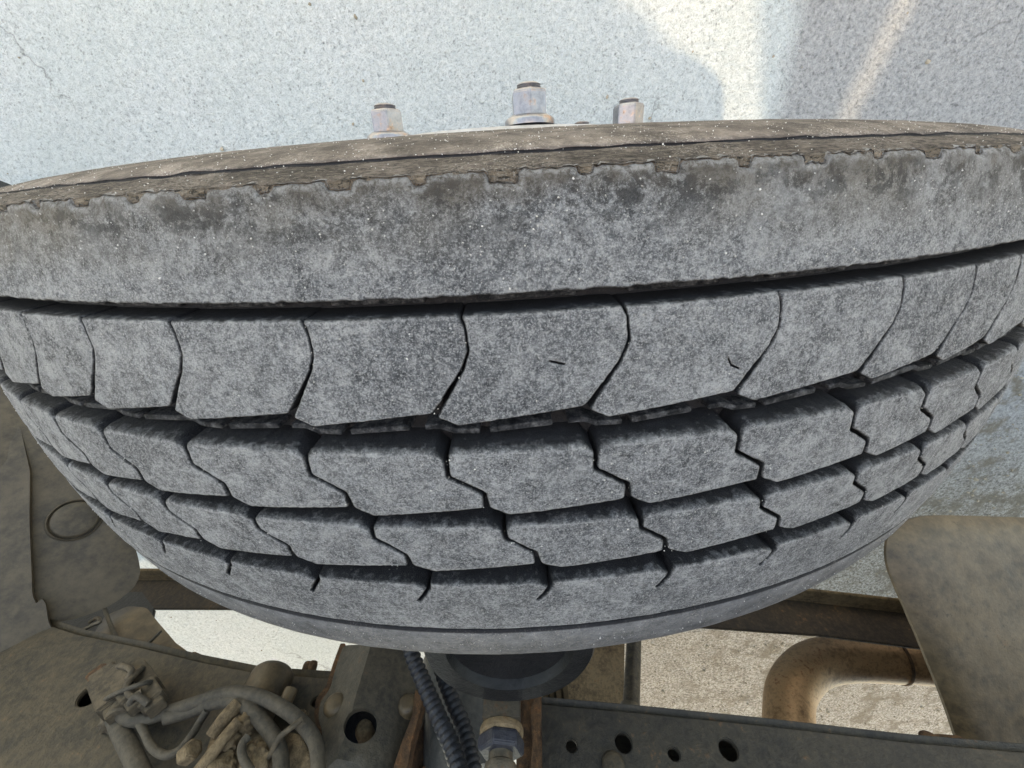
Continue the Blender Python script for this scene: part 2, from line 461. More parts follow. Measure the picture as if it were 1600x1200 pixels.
def slab_mesh(name, outline, depth, mat, parent, seed, step=1.3, grid=2.6, rr=(0.7, 1.5), wall=None, wallmask=None, ucenter=0.0, rug=0.12, depthf=None, chips=0.0, rrf=None, wall_wear_shade=None, cuts=(), draft=None):
    """a piece of tread: outline in (mm of arc, mm axial), rounded shoulder, worn top, walls down to the groove.
    Points with wallmask(u, v) False get neither rounding nor a wall (piece goes on there)."""
    oc = densify(outline, step)
    oc = [(u + rug * 2 * noise.noise((u * 0.4 + seed, v * 0.4, 1)) + chips * max(0, noise.noise((u * 0.11 + seed, v * 0.11, 5)) - 0.25), v + rug * 2 * noise.noise((u * 0.4, v * 0.4 + seed, 2))) for u, v in oc]
    if rug:
        oc = [(u, v + (.7 * noise.noise((u * .22, 5, 1)) + .5 * noise.noise((u * .8, 5, 2)) if v > 110 else 0)) for u, v in oc]
    n = len(oc)
    oca = np.array(oc)
    if wallmask:
        mask = [wallmask(u, v) for u, v in oc]
    else:
        mask = [True] * n
    # inset rings
    nx = np.roll(oca, -1, 0) - np.roll(oca, 1, 0)
    nrm = np.stack([-nx[:, 1], nx[:, 0]], 1); nrm /= np.linalg.norm(nrm, axis=1)[:, None] + 1e-9
    area = 0.5 * np.sum(oca[:, 0] * np.roll(oca[:, 1], -1) - np.roll(oca[:, 0], -1) * oca[:, 1])
    if area < 0: nrm = -nrm
    extra = []
    for d in (0.3, 0.8, 1.6, 2.7):
        P = oca + nrm * d
        dd = dist_to_poly(P, oc)
        extra.append(P[dd > d * 0.93])
    lo, hi = oca.min(0), oca.max(0)
    rs = np.random.RandomState(seed % 1000)
    gx, gy = np.meshgrid(np.arange(lo[0], hi[0], grid), np.arange(lo[1], hi[1], grid))
    G = np.stack([gx.ravel(), gy.ravel()], 1) + rs.uniform(-.3, .3, (gx.size, 2)) * grid
    # inside test by winding with numpy
    inside = np.zeros(len(G), bool)
    x0, y0 = oca[:, 0], oca[:, 1]; x1, y1 = np.roll(x0, -1), np.roll(y0, -1)
    for s in range(0, len(G), 400):
        g = G[s:s + 400]
        c = ((y0 > g[:, 1:2]) != (y1 > g[:, 1:2])) & (g[:, 0:1] < (x1 - x0) * (g[:, 1:2] - y0) / (y1 - y0 + 1e-12) + x0)
        inside[s:s + 400] = c.sum(1) % 2 == 1
    G = G[inside]
    G = G[dist_to_poly(G, oc) > 3.6]
    pts = [tuple(p) for p in oc] + [tuple(p) for e in extra for p in e] + [tuple(p) for p in G]
    cutp = []
    for cut in cuts:
        for q in densify(cut, .35, False):
            for du in (-.5, 0, .5):
                for dv in (-.5, 0, .5): cutp.append((q[0] + du, q[1] + dv))
    pts += cutp
    vs, es, fs, ov, oe, of = delaunay_2d_cdt([Vector(p) for p in pts], [(i, (i + 1) % n) for i in range(n)], [], 1, 1e-4)
    V = np.array([(v.x, v.y) for v in vs])
    wl = [oc[i] for i in range(n) if mask[i]]
    if wallmask:
        segs_a = np.array([oc[i] for i in range(n) if mask[i] and mask[(i + 1) % n]])
        segs_b = np.array([oc[(i + 1) % n] for i in range(n) if mask[i] and mask[(i + 1) % n]])
        D = np.empty(len(V)); AB = segs_b - segs_a; L2 = (AB ** 2).sum(1) + 1e-12
        for s in range(0, len(V), 400):
            p = V[s:s + 400, None, :]
            t = np.clip(((p - segs_a) * AB).sum(2) / L2, 0, 1)
            d = p - (segs_a + t[..., None] * AB)
            D[s:s + 400] = np.sqrt((d ** 2).sum(2)).min(1)
    else:
        D = dist_to_poly(V, oc)
    pos, wear_shade, vax = [], [], []
    CD = None
    for cut in cuts:
        cd_ = dist_to_poly(V, cut, closed=False)
        CD = cd_ if CD is None else np.minimum(CD, cd_)
    for ii, ((u, v), d) in enumerate(zip(V, D)):
        nn = 0.5 + 0.5 * noise.noise((u * 0.09 + seed * 3.1, v * 0.09, 7))
        r = rr[0] + (rr[1] - rr[0]) * min(1, max(0, nn * 1.3))
        if rrf: r *= rrf(u, v)
        q = max(0.0, 1 - d / r)
        h = -r * 0.8 * (1 - math.sqrt(max(0, 1 - q * q)))
        h += 0.22 * noise.noise((u * 0.12 + seed, v * 0.12, 11)) + 0.07 * noise.noise((u * 0.6, v * 0.6 + seed, 13))
        cw = 1.0
        if CD is not None and CD[ii] < .42: h -= 1.3; cw = .05
        pos.append((u, v, h))
        w0 = 0.72 if v > 100 else 0.40
        wear_shade.append(min(1.0, w0 + d / (r * 1.15) * (1 - w0)) * cw); vax.append(v)
    base = len(pos)
    # walls
    idx = {}
    for newi, origs in enumerate(ov):
        for o_ in origs:
            if o_ < n: idx[o_] = newi
    levels = [(-2.4, 0.10, 0.14), (-depth * 0.5, 0.30, 0.05), (-depth, 0.8, 0.08)]  # dark wall tones: bare rubber plus groove shade put into the colour
    faces = [tuple(f) for f in fs]
    # orientation: want outward (+h); u x v must point to +h
    def tri_area(f):
        a, b, c = [V[i] for i in f[:3]]
        return (b[0] - a[0]) * (c[1] - a[1]) - (b[1] - a[1]) * (c[0] - a[0])
    # u (toward +x at top), v (+y): u x v = +z -> outward; keep counter-clockwise
    faces = [f if tri_area(f) > 0 else tuple(reversed(f)) for f in faces]
    rows = []
    for lv, (h, off, wv) in enumerate(levels):
        row = []
        for i in range(n):
            if draft and mask[i]: off_ = off * draft(oc[i][0], oc[i][1])
            else: off_ = off
            u, v = oca[i] - nrm[i] * off_ * (1 if mask[i] else 0)
            hh = h
            if depthf: hh = h / depth * depthf(oc[i][0], oc[i][1])
            row.append(len(pos)); pos.append((u, v, hh)); wear_shade.append(wall_wear_shade(oc[i][0], oc[i][1], lv) if wall_wear_shade else wv); vax.append(v)
        rows.append(row)
    top = [idx.get(i, 0) for i in range(n)]
    prev = top
    for row in rows:
        for i in range(n):
            j = (i + 1) % n
            if not (mask[i] and mask[j]): continue
            q = (prev[i], row[i], row[j], prev[j])
            faces.append(q if area > 0 else tuple(reversed(q)))
        prev = row
    mm = math.degrees(1 / R0)
    verts = [cyl((u - ucenter) * mm, v, h) for u, v, h in pos]
    me = bpy.data.meshes.new(name)
    me.from_pydata(verts, [], faces)
    me.polygons.foreach_set('use_smooth', [True] * len(me.polygons))
    for k, vals in (('wear_shade', wear_shade), ('vax', vax)):
        a = me.attributes.new(k, 'FLOAT', 'POINT'); a.data.foreach_set('value', [float(x) for x in vals])
    me.materials.append(mat)
    return me

MM = R0 * math.pi / 180                      # mm of arc per degree
wheel = empty('truck_wheel', (0, 0, ZC), 'worn grey truck wheel and tyre with blocky tread, seen from above over the chassis', 'wheel')

# casing: one revolved profile under the tread, two sidewalls and beads
def build_casing():
    prof = [  # (y mm, r mm, wear, wrinkle)
        (104, 298, .8, 0), (114, 300, .9, 0), (122, 312, .9, 0), (130, 335, .9, 0), (136.5, 370, .9, 0), (139.2, 400, .9, .1), (138.8, 420, .9, .15), (136.4, 440, .9, .2),
        (133.6, 457, .9, .3), (131, 470, .9, .3), (128.4, 480, .9, .3), (125.6, 487.0, .9, .1), (124.5, 489.2, .9, 0), (124.3, 489.0, .0, 0), (123.8, 488.9, .0, 0), (123.6, 489.8, .1, 0), (123.4, 490.8, .9, .8), (122.4, 495, .9, 1), (121.2, 498.8, .9, 1),
        (120.1, 502.0, .9, 1), (119.2, 504.4, .9, 1), (118.2, 506.2, .9, 1), (116.5, 506.5, .8, 1), (113.5, 506.3, .8, .8), (110, 502.5, .6, 0), (100, 496, .1, 0), (88, 500, .1, 0)]
    for v in np.arange(84, -66, -8):
        prof.append((v, rad(v) - 13.2, 0.12 + 0.1 * random.random(), 0))
    prof += [(-70, rad(70) - 9, .1, 0), (-77, rad(77) - 6.2, .05, 0), (-82.4, rad(82) - 6.2, .05, 0), (-83.6, rad(83) - 4.4, .1, 0), (-84.3, rad(84) - 2.0, .05, 0), (-85.1, rad(84) - .8, .25, 0),  # low values also paint the narrow groove's shade
             (-86.6, rad(86) - .5, .98, .1), (-94, rad(94) - .4, .95, .2), (-103, rad(103) - .6, .95, .3), (-109.5, rad(109.5) - .9, .95, .3), (-114, 506.2, .95, .2), (-117.5, 503.2, .95, .2), (-120.5, 498.5, .9, .2), (-123, 490, .8, .2), (-127, 476, .7, .2),
             (-132, 458, .7, .1), (-138, 435, .7, 0), (-141, 410, .7, 0), (-140, 380, .7, 0), (-134, 345, .7, 0), (-124, 312, .7, 0), (-114, 300, .7, 0), (-104, 298, .7, 0)]
    # add intermediate points on the sidewall that shows
    n = 720
    V, F, W, X, Wr = [], [], [], [], []
    for k in range(n):
        a = 2 * math.pi * k / n
        sa, ca = math.sin(a), math.cos(a)
        for (y, r, wv, wr) in prof:
            j = 0
            if wr > .5: j = 0.9 * noise.noise((a * 60, r * 0.22, y * .2)) + 0.5 * noise.noise((a * 160, r * .5, 4))
            elif 488.2 < r < 490.2 and y > 115: j = 1.1 * noise.noise((a * 45, y * .4, 9)) + 0.6 * noise.noise((a * 130, 0, 2))
            elif wr > .05: j = 0.25 * noise.noise((a * 40, r * .1, y * .1))
            rr_ = r + j * (.6 if y > 0 else 1)
            V.append((rr_ * sa / 1000, (y + (j * .5 if y > 100 else 0)) / 1000, ZC + rr_ * ca / 1000))
            W.append(wv); X.append(y); Wr.append(wr)
    m_ = len(prof)
    for k in range(n):
        k2 = (k + 1) % n
        for i in range(m_ - 1):
            F.append((k * m_ + i, k * m_ + i + 1, k2 * m_ + i + 1, k2 * m_ + i))
    F = [tuple(reversed(f)) for f in F]
    return mesh_obj('tyre', V, F, M['side'], wheel, attrs={'wear_shade': W, 'vax': X, 'wrinkle': Wr})
tyre = build_casing()

def offset_path(path, d):
    P = [Vector(p) for p in path]
    out = []
    for i, p in enumerate(P):
        ns = []
        if i > 0: t = (P[i] - P[i - 1]).normalized(); ns.append(Vector((t.y, -t.x)))
        if i < len(P) - 1: t = (P[i + 1] - P[i]).normalized(); ns.append(Vector((t.y, -t.x)))
        nn = sum(ns, Vector((0, 0))); nn.normalize()
        k = 1 / max(0.5, nn.dot(ns[0]))
        di = d[i] if hasattr(d, '__len__') else d
        out.append(tuple(p + nn * di * k))
    return out

ROWS = {
 2: dict(refs=[-34.0, -28.6, -23.53, -18.73, -13.59, -7.7, -1.77, 4.12, 10.14, 16.12, 20.85, 24.97, 29.6, 35.0],
         path=[(0, 77.7), (.16, 73.9), (.22, 66), (-.04, 60), (-1.1, 46), (-1.32, 43.3)], gap=[.28, .28, .30, .42, 1.0, 1.2]),
 3: dict(refs=[-40.5, -35.1, -30.0, -25.2, -20.6, -15.0, -8.85, -2.82, 3.26, 9.43, 15.37, 20.1, 25.0, 30.2, 35.8],
         path=[(.02, 29.3), (-.05, 24), (-.05, 17.6), (1.36, 9.4), (1.42, 2.3)], gap=[.8, .75, .7, .7, 1.2]),
 4: dict(refs=[-38.5, -33.2, -28.2, -23.4, -18.6, -12.85, -6.8, -.75, 5.37, 11.35, 16.95, 22.0, 27.0, 32.3],
         path=[(.05, -6.5), (.05, -14.5), (1.36, -23.4), (1.45, -30.2)], gap=[.9, .75, .7, 1.2]),
}
def outline_for(row, L, Rr):
    d = ROWS[row]
    g = d['gap']
    def pth(ref, s):
        P = [((ref + a) * MM, v) for a, v in d['path']]      # runs from top (large v) downwards: right normal of travel is -u
        return offset_path(P, [s * q for q in g])
    left = pth(L, -1)     # material to the right (+u) of the left groove
    right = pth(Rr, 1)
    if left[2][0] < L * MM + d['path'][2][0] * MM: left, right = pth(L, 1), pth(Rr, -1)
    if row == 2:
        top = [(Rr * MM - .5, 77.9)]
        pts = [(L * MM + .5, 77.5)] + left[1:] + [((L - .45) * MM, 39.0)] + list(reversed(right[1:])) + top
    elif row == 3:
        pts = [((L + .36) * MM, 29.2), ((L + .06) * MM, 27.5)] + left[1:] + [((L + 2.4) * MM, -1.8)] + list(reversed(right[2:])) + [((Rr - .05) * MM - .9, 25.3), ((Rr - .58) * MM, 29.2)]
    else:
        pts = [((L + .42) * MM, -6.4), ((L + .10) * MM, -8.4)] + left[1:] + [((L + 2.55) * MM, -34.0)] + list(reversed(right[1:])) + [((Rr + .02) * MM - .9, -9.8), ((Rr - .58) * MM, -6.3)]
    return round_corners(pts, 1.1)

CUTS = {(2, 7): [[(8.35, 56.3), (8.5, 53.9), (8.85, 52.3)]], (2, 6): [[(1.4, 61.0), (1.95, 59.6)]]}
def build_rows():
    name = 'tread_block'
    for row in (2, 3, 4):
        refs = ROWS[row]['refs']
        rr = {2: (0.35, .8), 3: (0.5, 1.1), 4: (0.5, 1.1)}[row]
        te = {2: 77.7, 3: 29.3, 4: -6.4}[row]
        big = {2: 1.6, 3: 3.6, 4: 3.0}[row]
        def rrf(u, v, te=te, big=big): return 1 + (big - 1) * max(0, min(1, 1 - (te - v) / 4.5))
        def draft(u, v, te=te, row=row): return 1 + (0 if row == 2 else 1.6) * max(0, min(1, 1 - (te - v) / 1.5))
        def wall_wear_shade(u, v, lv, te=te): return (.38, .22, .08)[lv] if te - v < 1.5 else (.16, .05, .08)[lv]
        for i in range(len(refs) - 1):
            L, Rr = refs[i], refs[i + 1]
            c = (L + Rr) / 2
            pts = [(u - c * MM, v) for u, v in outline_for(row, L, Rr)]
            near = abs(c) < 34
            me = slab_mesh(name, pts, 13.5, M['tread'], None, row * 100 + i, step=1.1 if near else 2, grid=2.4 if near else 5, rr=rr, chips=0.8, rrf=rrf, draft=draft, wall_wear_shade=wall_wear_shade, cuts=CUTS.get((row, i), ()) and [[(a * MM - c * MM, b) for a, b in cut] for cut in CUTS[(row, i)]])
            o = link(bpy.data.objects.new(name, me), tyre)
            o.rotation_euler = (0, R(c), 0)
            o.location = (0, 0, 0)
        # the rest of the way round, sharing one mesh
        a0, a1 = refs[-1], refs[0] + 360
        k = round((a1 - a0) / 6.0); p = (a1 - a0) / k
        pts = [(u - p / 2 * MM, v) for u, v in outline_for(row, 0, p)]
        me = slab_mesh(name, pts, 13.5, M['tread'], None, row * 100 + 77, step=2.5, grid=6, rr=rr, rrf=rrf, draft=draft, wall_wear_shade=wall_wear_shade)
        for j in range(k):
            o = link(bpy.data.objects.new(name, me), tyre)
            o.rotation_euler = (0, R(a0 + p * (j + .5)), 0)

def nz(*a): return noise.noise(a)

def clip_strip(top, bot, a, b):
    """closed outline between u=a and u=b of a top edge and a bottom edge (both lists sorted in u)"""
    T = [p for p in top if a < p[0] < b]; B = [p for p in bot if a < p[0] < b]
    def val(P, u):
        for p, q in zip(P, P[1:]):
            if p[0] <= u <= q[0] and q[0] > p[0]:
                return p[1] + (q[1] - p[1]) * (u - p[0]) / (q[0] - p[0])
        return P[0][1]
    T = [(a, val(top, a))] + T + [(b, val(top, b))]
    B = [(a, val(bot, a))] + B + [(b, val(bot, b))]
    return B + list(reversed(T))

def build_ribs():
    U = 180 * MM
    VIS = 40 * MM
    # ---- outer shoulder rib
    top = [(-U, 118.2)]
    for k in range(-64, 65):
        c = (0.04 + 2.79 * k) * MM
        if not (-U + 12 < c < U - 12) or abs(abs(c) - VIS) < 8: continue
        wide = k % 2 == 0
        hw = (4.4 if wide else 2.2) * (1 + .3 * nz(c * .7, 8, 4))
        dp = (2.5 if wide else 1.8) * (1 + .6 * nz(c * .9, 4, 4))
        top += [(c - hw - .3, 118.2 + .5 * nz(c * .3, 1, 1)), (c - hw + .5, 118.1 - dp), (c + hw - .5, 118.0 - dp + .6 * nz(c * .3, 7, 1)), (c + hw + .3, 118.2 + .5 * nz(c * .3, 2, 1))]
    top.append((U, 118.2))
    bot = [(-U, 83.3), (U, 83.3)]
    def dep(u, v): return 13.5 if v < 95 else 3.0
    for j, (a, b) in enumerate(((-VIS, VIS), (VIS, 2 * U - VIS))):
        if j == 0: T, B = top, bot
        else:
            T = [p for p in top if p[0] >= VIS] + [(p[0] + 2 * U, p[1]) for p in top if p[0] <= -VIS]
            B = [(VIS, 83.3), (2 * U - VIS, 83.3)]
        ol = clip_strip(T, B, a, b)
        eps = 0.05
        me = slab_mesh('shoulder_rib', ol, 13.5, M['tread'], None, 900 + j, step=1.3 if j == 0 else 6, grid=3.0 if j == 0 else 14,
                       rr=(0.6, 1.3), wallmask=lambda u, v, a=a, b=b: a + .02 < u < b - .02, rug=0.0 if j else 0.30, depthf=dep,
                       rrf=lambda u, v: 1.0 if v < 100 else 1.9 + .9 * noise.noise((u * .25, 3, 3)), wall_wear_shade=lambda u, v, lv: .85 if v > 100 else (.16, .05, .08)[lv])
        o = link(bpy.data.objects.new('shoulder_rib', me), tyre)
    # ---- inner rib with slits cut in from its upper edge
    slits = [-38.5, -33.0, -27.3, -21.6, -16.3, -10.8, -4.86, 1.19, 7.28, 13.18, 18.7, 23.6, 28.8, 34.2]
    a0 = slits[-1]; k = round((360 + slits[0] - a0) / 6.0); p = (360 + slits[0] - a0) / k
    allsl = slits + [a0 + p * j for j in range(1, k)]
    def slit(c, lean):
        c = c * MM
        path = [(c, -42.6), (c + .8, -46.5), (c - 1.6 + lean, -51.2), (c - 4.6 + lean, -55.6)]
        Lp = [(x - .95, y) for x, y in path]; Rp = [(x + .95, y) for x, y in path]
        return [(Lp[0][0] - 5.0, -42.7), (Lp[0][0] - .6, -45.4)] + Lp[1:] + [((Lp[-1][0] + Rp[-1][0]) / 2, -56.5)] + list(reversed(Rp[1:])) + [(Rp[0][0] + 1.2, -42.7)]
    for j in range(2):
        T = []
        if j == 0:
            a, b = -VIS, VIS
            T = [(a, -42.8)]
            for c in slits: T += slit(c, 0.02 * c * 4)
            T += [(b, -42.8)]
        else:
            a, b = VIS, 2 * U - VIS
            T = [(a, -42.8)]
            for c in allsl[len(slits):]:
                if VIS / MM + 1.5 < c < 360 - VIS / MM - 1.5: T += slit(c, 0)
            T += [(b, -42.8)]
        B = [(a, -80.4), (b, -80.4)]
        ol = B + list(reversed(T))
        me = slab_mesh('slotted_rib', ol, 13.5, M['tread'], None, 950 + j, step=1.2 if j == 0 else 5, grid=3.0 if j == 0 else 14, rr=(0.5, 1.2), rrf=lambda u, v: 1.5 if v > -46 else 1.0, wall_wear_shade=lambda u, v, lv: (.38, .24, .10)[lv] if v > -44.3 else (.14, .05, .08)[lv], draft=lambda u, v: 2.2 if v > -44.3 else 1,
                       wallmask=lambda u, v, a=a, b=b: a + .02 < u < b - .02, rug=0.0 if j else 0.15, depthf=lambda u, v: 13.5 if v > -60 else 6.2)
        link(bpy.data.objects.new('slotted_rib', me), tyre)

build_rows()
build_ribs()

def bar_mesh(name, pts, wdt, h0, h1, mat):
    """small raised bar in a groove; pts in (deg, v)"""
    n = len(pts)
    P = offset_path([(a * MM, v) for a, v in pts], wdt / 2), offset_path([(a * MM, v) for a, v in pts], -wdt / 2)
    V = []; 
    for side in P:
        for (u, v) in side:
            V.append(cyl(u / MM, v, h0)); 
    for side in P:
        c = [(sum(q[0] for q in side) / n, sum(q[1] for q in side) / n)]
        for (u, v) in side:
            V.append(cyl(u / MM, v, h1))
    F = []
    for i in range(n - 1):
        a, b, c, d = i, i + 1, n + i + 1, n + i
        F.append((a + 2 * n, b + 2 * n, c + 2 * n, d + 2 * n))
        F.append((a, b, b + 2 * n, a + 2 * n)); F.append((d, c, c + 2 * n, d + 2 * n))
    F.append((0, n, 3 * n, 2 * n)); F.append((n - 1, 2 * n - 1, 4 * n - 1, 3 * n - 1))
    me = bpy.data.meshes.new(name)
    me.from_pydata(V, [], F)
    bm = bmesh.new(); bm.from_mesh(me); bmesh.ops.recalc_face_normals(bm, faces=bm.faces[:])
    bmesh.ops.bevel(bm, geom=bm.edges[:], offset=0.0003, segments=1, affect='EDGES')
    bm.to_mesh(me); bm.free()
    for k, val in (('wear_shade', 0.42), ('vax', 36.0)):
        a = me.attributes.new(k, 'FLOAT', 'POINT'); a.data.foreach_set('value', [val] * len(me.vertices))
    me.materials.append(mat)
    return me

def build_ejectors():
    # stone ejector bars on the floor of the wide groove and in the two narrow ones
    long_ = bar_mesh('groove_bar', [(.72, 33.7), (3.3, 35.5)], 2.3, -13.4, -5.6, M['tread'])
    chev = bar_mesh('groove_bar', [(-1.95, 35.6), (-1.3, 35.8), (-.75, 33.7), (.3, 33.4)], 2.1, -13.4, -5.6, M['tread'])
    low = bar_mesh('groove_bar', [(-1.9, 80.6), (1.9, 80.6)], 2.0, -13.4, -10.5, M['tread'])
    refs = list(ROWS[2]['refs'])
    a0, a1 = refs[-1], refs[0] + 360
    k = round((a1 - a0) / 6.0); p = (a1 - a0) / k
    refs += [a0 + p * j for j in range(1, k)]
    for a in refs:
        for me, da in ((long_, 0), (chev, 0), (low, 2.5)):
            o = link(bpy.data.objects.new('groove_bar', me), tyre)
            o.rotation_euler = (0, R(a + da), 0)
build_ejectors()

def build_grit():
    rnd = random.Random(11)
    it = []
    for k in range(4200):
        a = rnd.gauss(0, 17) if rnd.random() < .6 else rnd.uniform(-42, 42)
        z = rnd.random()
        if z < .16:
            v = rnd.uniform(119, 136)
            r = float(np.interp(v, [119, 121.2, 123.4, 124.6, 128.4, 131, 133.6, 136.4], [504.8, 498.8, 491, 489.2, 480, 470, 457, 440])) + .3
            size = rnd.uniform(0.12, 0.30)
        else:
            v = rnd.choice([rnd.uniform(-106, -86), rnd.uniform(-79, -46), rnd.uniform(-31, -9), rnd.uniform(3, 26), rnd.uniform(44, 76), rnd.uniform(85, 115), rnd.uniform(85, 115)])
            r = rad(v) + .1 - (.5 if v < -84 else 0)
            size = 0.12 + 0.26 * rnd.random() ** 2.4
            if rnd.random() < .012: size *= 1.9
        A = R(a)
        it.append(rock((r / 1000 * math.sin(A), v / 1000, ZC + r / 1000 * math.cos(A)), size / 1000, rnd, 1))
    # icospheres are tiny: 80 triangles each
    o = join_rocks('grit', it, M['grit'], tyre)
    tag(o, kind='stuff')
build_grit()

# ------------------------------------------------------------------ rim, hub, nuts
def lathe(name, prof, mat, parent, origin, axis=(0, 1, 0), n=48, sharp=40, up=None):
    ax = Vector(axis).normalized()
    a = ax.orthogonal().normalized() if up is None else (Vector(up) - ax * Vector(up).dot(ax)).normalized()
    b = ax.cross(a)
    V, F = [], []
    for k in range(n):
        t = 2 * math.pi * k / n
        dr = a * math.cos(t) + b * math.sin(t)
        for h, r in prof:
            V.append(Vector(origin) + ax * h + dr * r)
    m_ = len(prof)
    for k in range(n):
        k2 = (k + 1) % n
        for i in range(m_ - 1):
            F.append((k * m_ + i, k2 * m_ + i, k2 * m_ + i + 1, k * m_ + i + 1))
    return mesh_obj(name, V, F, mat, parent, sharp=sharp)

rim = lathe('rim', [(.108, .300), (.116, .306), (.120, .304), (.118, .297), (.104, .292), (.095, .284), (.06, .272), (.02, .268), (-.02, .262), (-.08, .270), (-.112, .292), (-.126, .304), (-.118, .297), (-.08, .262), (-.02, .252),
                    (.03, .250), (.07, .245), (.10, .238), (.130, .230), (.156, .219), (.167, .208), (.1685, .198), (.1690, .150), (.167, .120), (.155, .108), (.145, .09)], M['rim'], wheel, (0, 0, ZC), n=160)
hub = lathe('hub', [(.05, .100), (.13, .098), (.150, .094), (.154, .084), (.156, .060), (.158, .055), (.158, .0001)], M['frame'], wheel, (0, 0, ZC), n=64)

def hex_prof_mesh(name, origin, axis, levels, mat, parent, phase=0.0, sides=6, seg=1):
    ax = Vector(axis).normalized(); a = (Vector((0.02, 1, 0.03)) - ax * ax.dot(Vector((0.02, 1, 0.03)))).normalized() if abs(ax.y) < .9 else ax.orthogonal().normalized(); b = ax.cross(a)
    V, F = [], []
    for h, r in levels:
        for k in range(sides):
            t = 2 * math.pi * k / sides + phase
            V.append(Vector(origin) + ax * h + (a * math.cos(t) + b * math.sin(t)) * r)
    for l in range(len(levels) - 1):
        for k in range(sides):
            k2 = (k + 1) % sides
            F.append((l * sides + k, l * sides + k2, (l + 1) * sides + k2, (l + 1) * sides + k))
    F.append(tuple(range((len(levels) - 1) * sides, len(levels) * sides)))
    o = mesh_obj(name, V, F, mat, parent, smooth=False)
    bm = bmesh.new(); bm.from_mesh(o.data)
    bmesh.ops.recalc_face_normals(bm, faces=bm.faces[:])
    bmesh.ops.bevel(bm, geom=[e for e in bm.edges if not e.is_boundary], offset=0.0008, segments=2, affect='EDGES')
    bm.to_mesh(o.data); bm.free()
    o.data.polygons.foreach_set('use_smooth', [True] * len(o.data.polygons))
    o.data.set_sharp_from_angle(angle=R(35))
    return o

def build_nuts():
    for k in range(6):
        a = R(10 + 60 * k); r = .166
        c = (r * math.sin(a), .1715, ZC + r * math.cos(a))
        nut = hex_prof_mesh('lug_nut', c, (0, 1, 0), [(.004, .0185), (.0275, .0185), (.0298, .0165)], M['nut'], wheel, phase=.30 + .12 * (k % 3))
        ring = lathe('washer', [(0, .0250), (.004, .0250), (.006, .0235), (.0085, .0195), (.0085, .002)], M['nut'], nut, c, n=40)
        stud = lathe('stud', [(.0285, .0115)] + [(.0292 + i * .0009, .0118 if i % 2 else .0108) for i in range(6)] + [(.0352, .0095), (.0355, .0001)], M['nut'], nut, c, n=28)
build_nuts()

# ------------------------------------------------------------------ generic builders for the parts round the wheel
def tube(name, pts, r, mat, parent=None, seg=16, res=10, rib=0.0, pitch=0.005, caps=True):
    """smooth tube through pts (Catmull-Rom), optional corrugation"""
    P = [Vector(p) for p in pts]
    rs = r if hasattr(r, '__len__') else [r] * len(P)
    C = []
    for i in range(len(P) - 1):
        p0 = P[max(0, i - 1)]; p1 = P[i]; p2 = P[i + 1]; p3 = P[min(len(P) - 1, i + 2)]
        n = res
        for j in range(n):
            t = j / n
            q = 0.5 * ((2 * p1) + (p2 - p0) * t + (2 * p0 - 5 * p1 + 4 * p2 - p3) * t * t + (3 * p1 - p0 - 3 * p2 + p3) * t ** 3)
            C.append((q, rs[i] + (rs[i + 1] - rs[i]) * t))
    C.append((P[-1], rs[-1]))
    if rib:
        D = []
        for (a, ra), (b, rb) in zip(C, C[1:]):
            L = (b - a).length; k = max(1, int(round(L / (pitch / 6))))
            for j in range(k): D.append((a.lerp(b, j / k), ra + (rb - ra) * j / k))
        D.append(C[-1]); C = D
    V, F = [], []
    prevn = None; s = 0
    for i, (q, rr_) in enumerate(C):
        t = (C[min(i + 1, len(C) - 1)][0] - C[max(i - 1, 0)][0]).normalized()
        if prevn is None: nn = t.orthogonal().normalized()
        else: nn = (prevn - t * prevn.dot(t)).normalized()
        prevn = nn; b = t.cross(nn)
        if i: s += (q - C[i - 1][0]).length
        e = rr_ * (1 - rib * (0.5 + 0.5 * math.cos(2 * math.pi * s / pitch)) ** 2) if rib else rr_
        for k in range(seg):
            a = 2 * math.pi * k / seg
            V.append(q + (nn * math.cos(a) + b * math.sin(a)) * e)
    m_ = len(C)
    for i in range(m_ - 1):
        for k in range(seg):
            k2 = (k + 1) % seg
            F.append((i * seg + k, i * seg + k2, (i + 1) * seg + k2, (i + 1) * seg + k))
    if caps:
        F.append(tuple(reversed(range(seg)))); F.append(tuple(range((m_ - 1) * seg, m_ * seg)))
    return mesh_obj(name, V, F, mat, parent, sharp=50)

def recalc(o, bev=0.0, seg=2, sharp=40):
    bm = bmesh.new(); bm.from_mesh(o.data)
    bmesh.ops.remove_doubles(bm, verts=bm.verts[:], dist=1e-5)
    bmesh.ops.recalc_face_normals(bm, faces=bm.faces[:])
    if bev:
        es = [e for e in bm.edges if len(e.link_faces) == 2 and e.calc_face_angle(0) > R(35)]
        bmesh.ops.bevel(bm, geom=es, offset=bev, segments=seg, affect='EDGES', clamp_overlap=True)
    bm.to_mesh(o.data); bm.free()
    o.data.polygons.foreach_set('use_smooth', [True] * len(o.data.polygons))
    o.data.set_sharp_from_angle(angle=R(sharp))
    return o

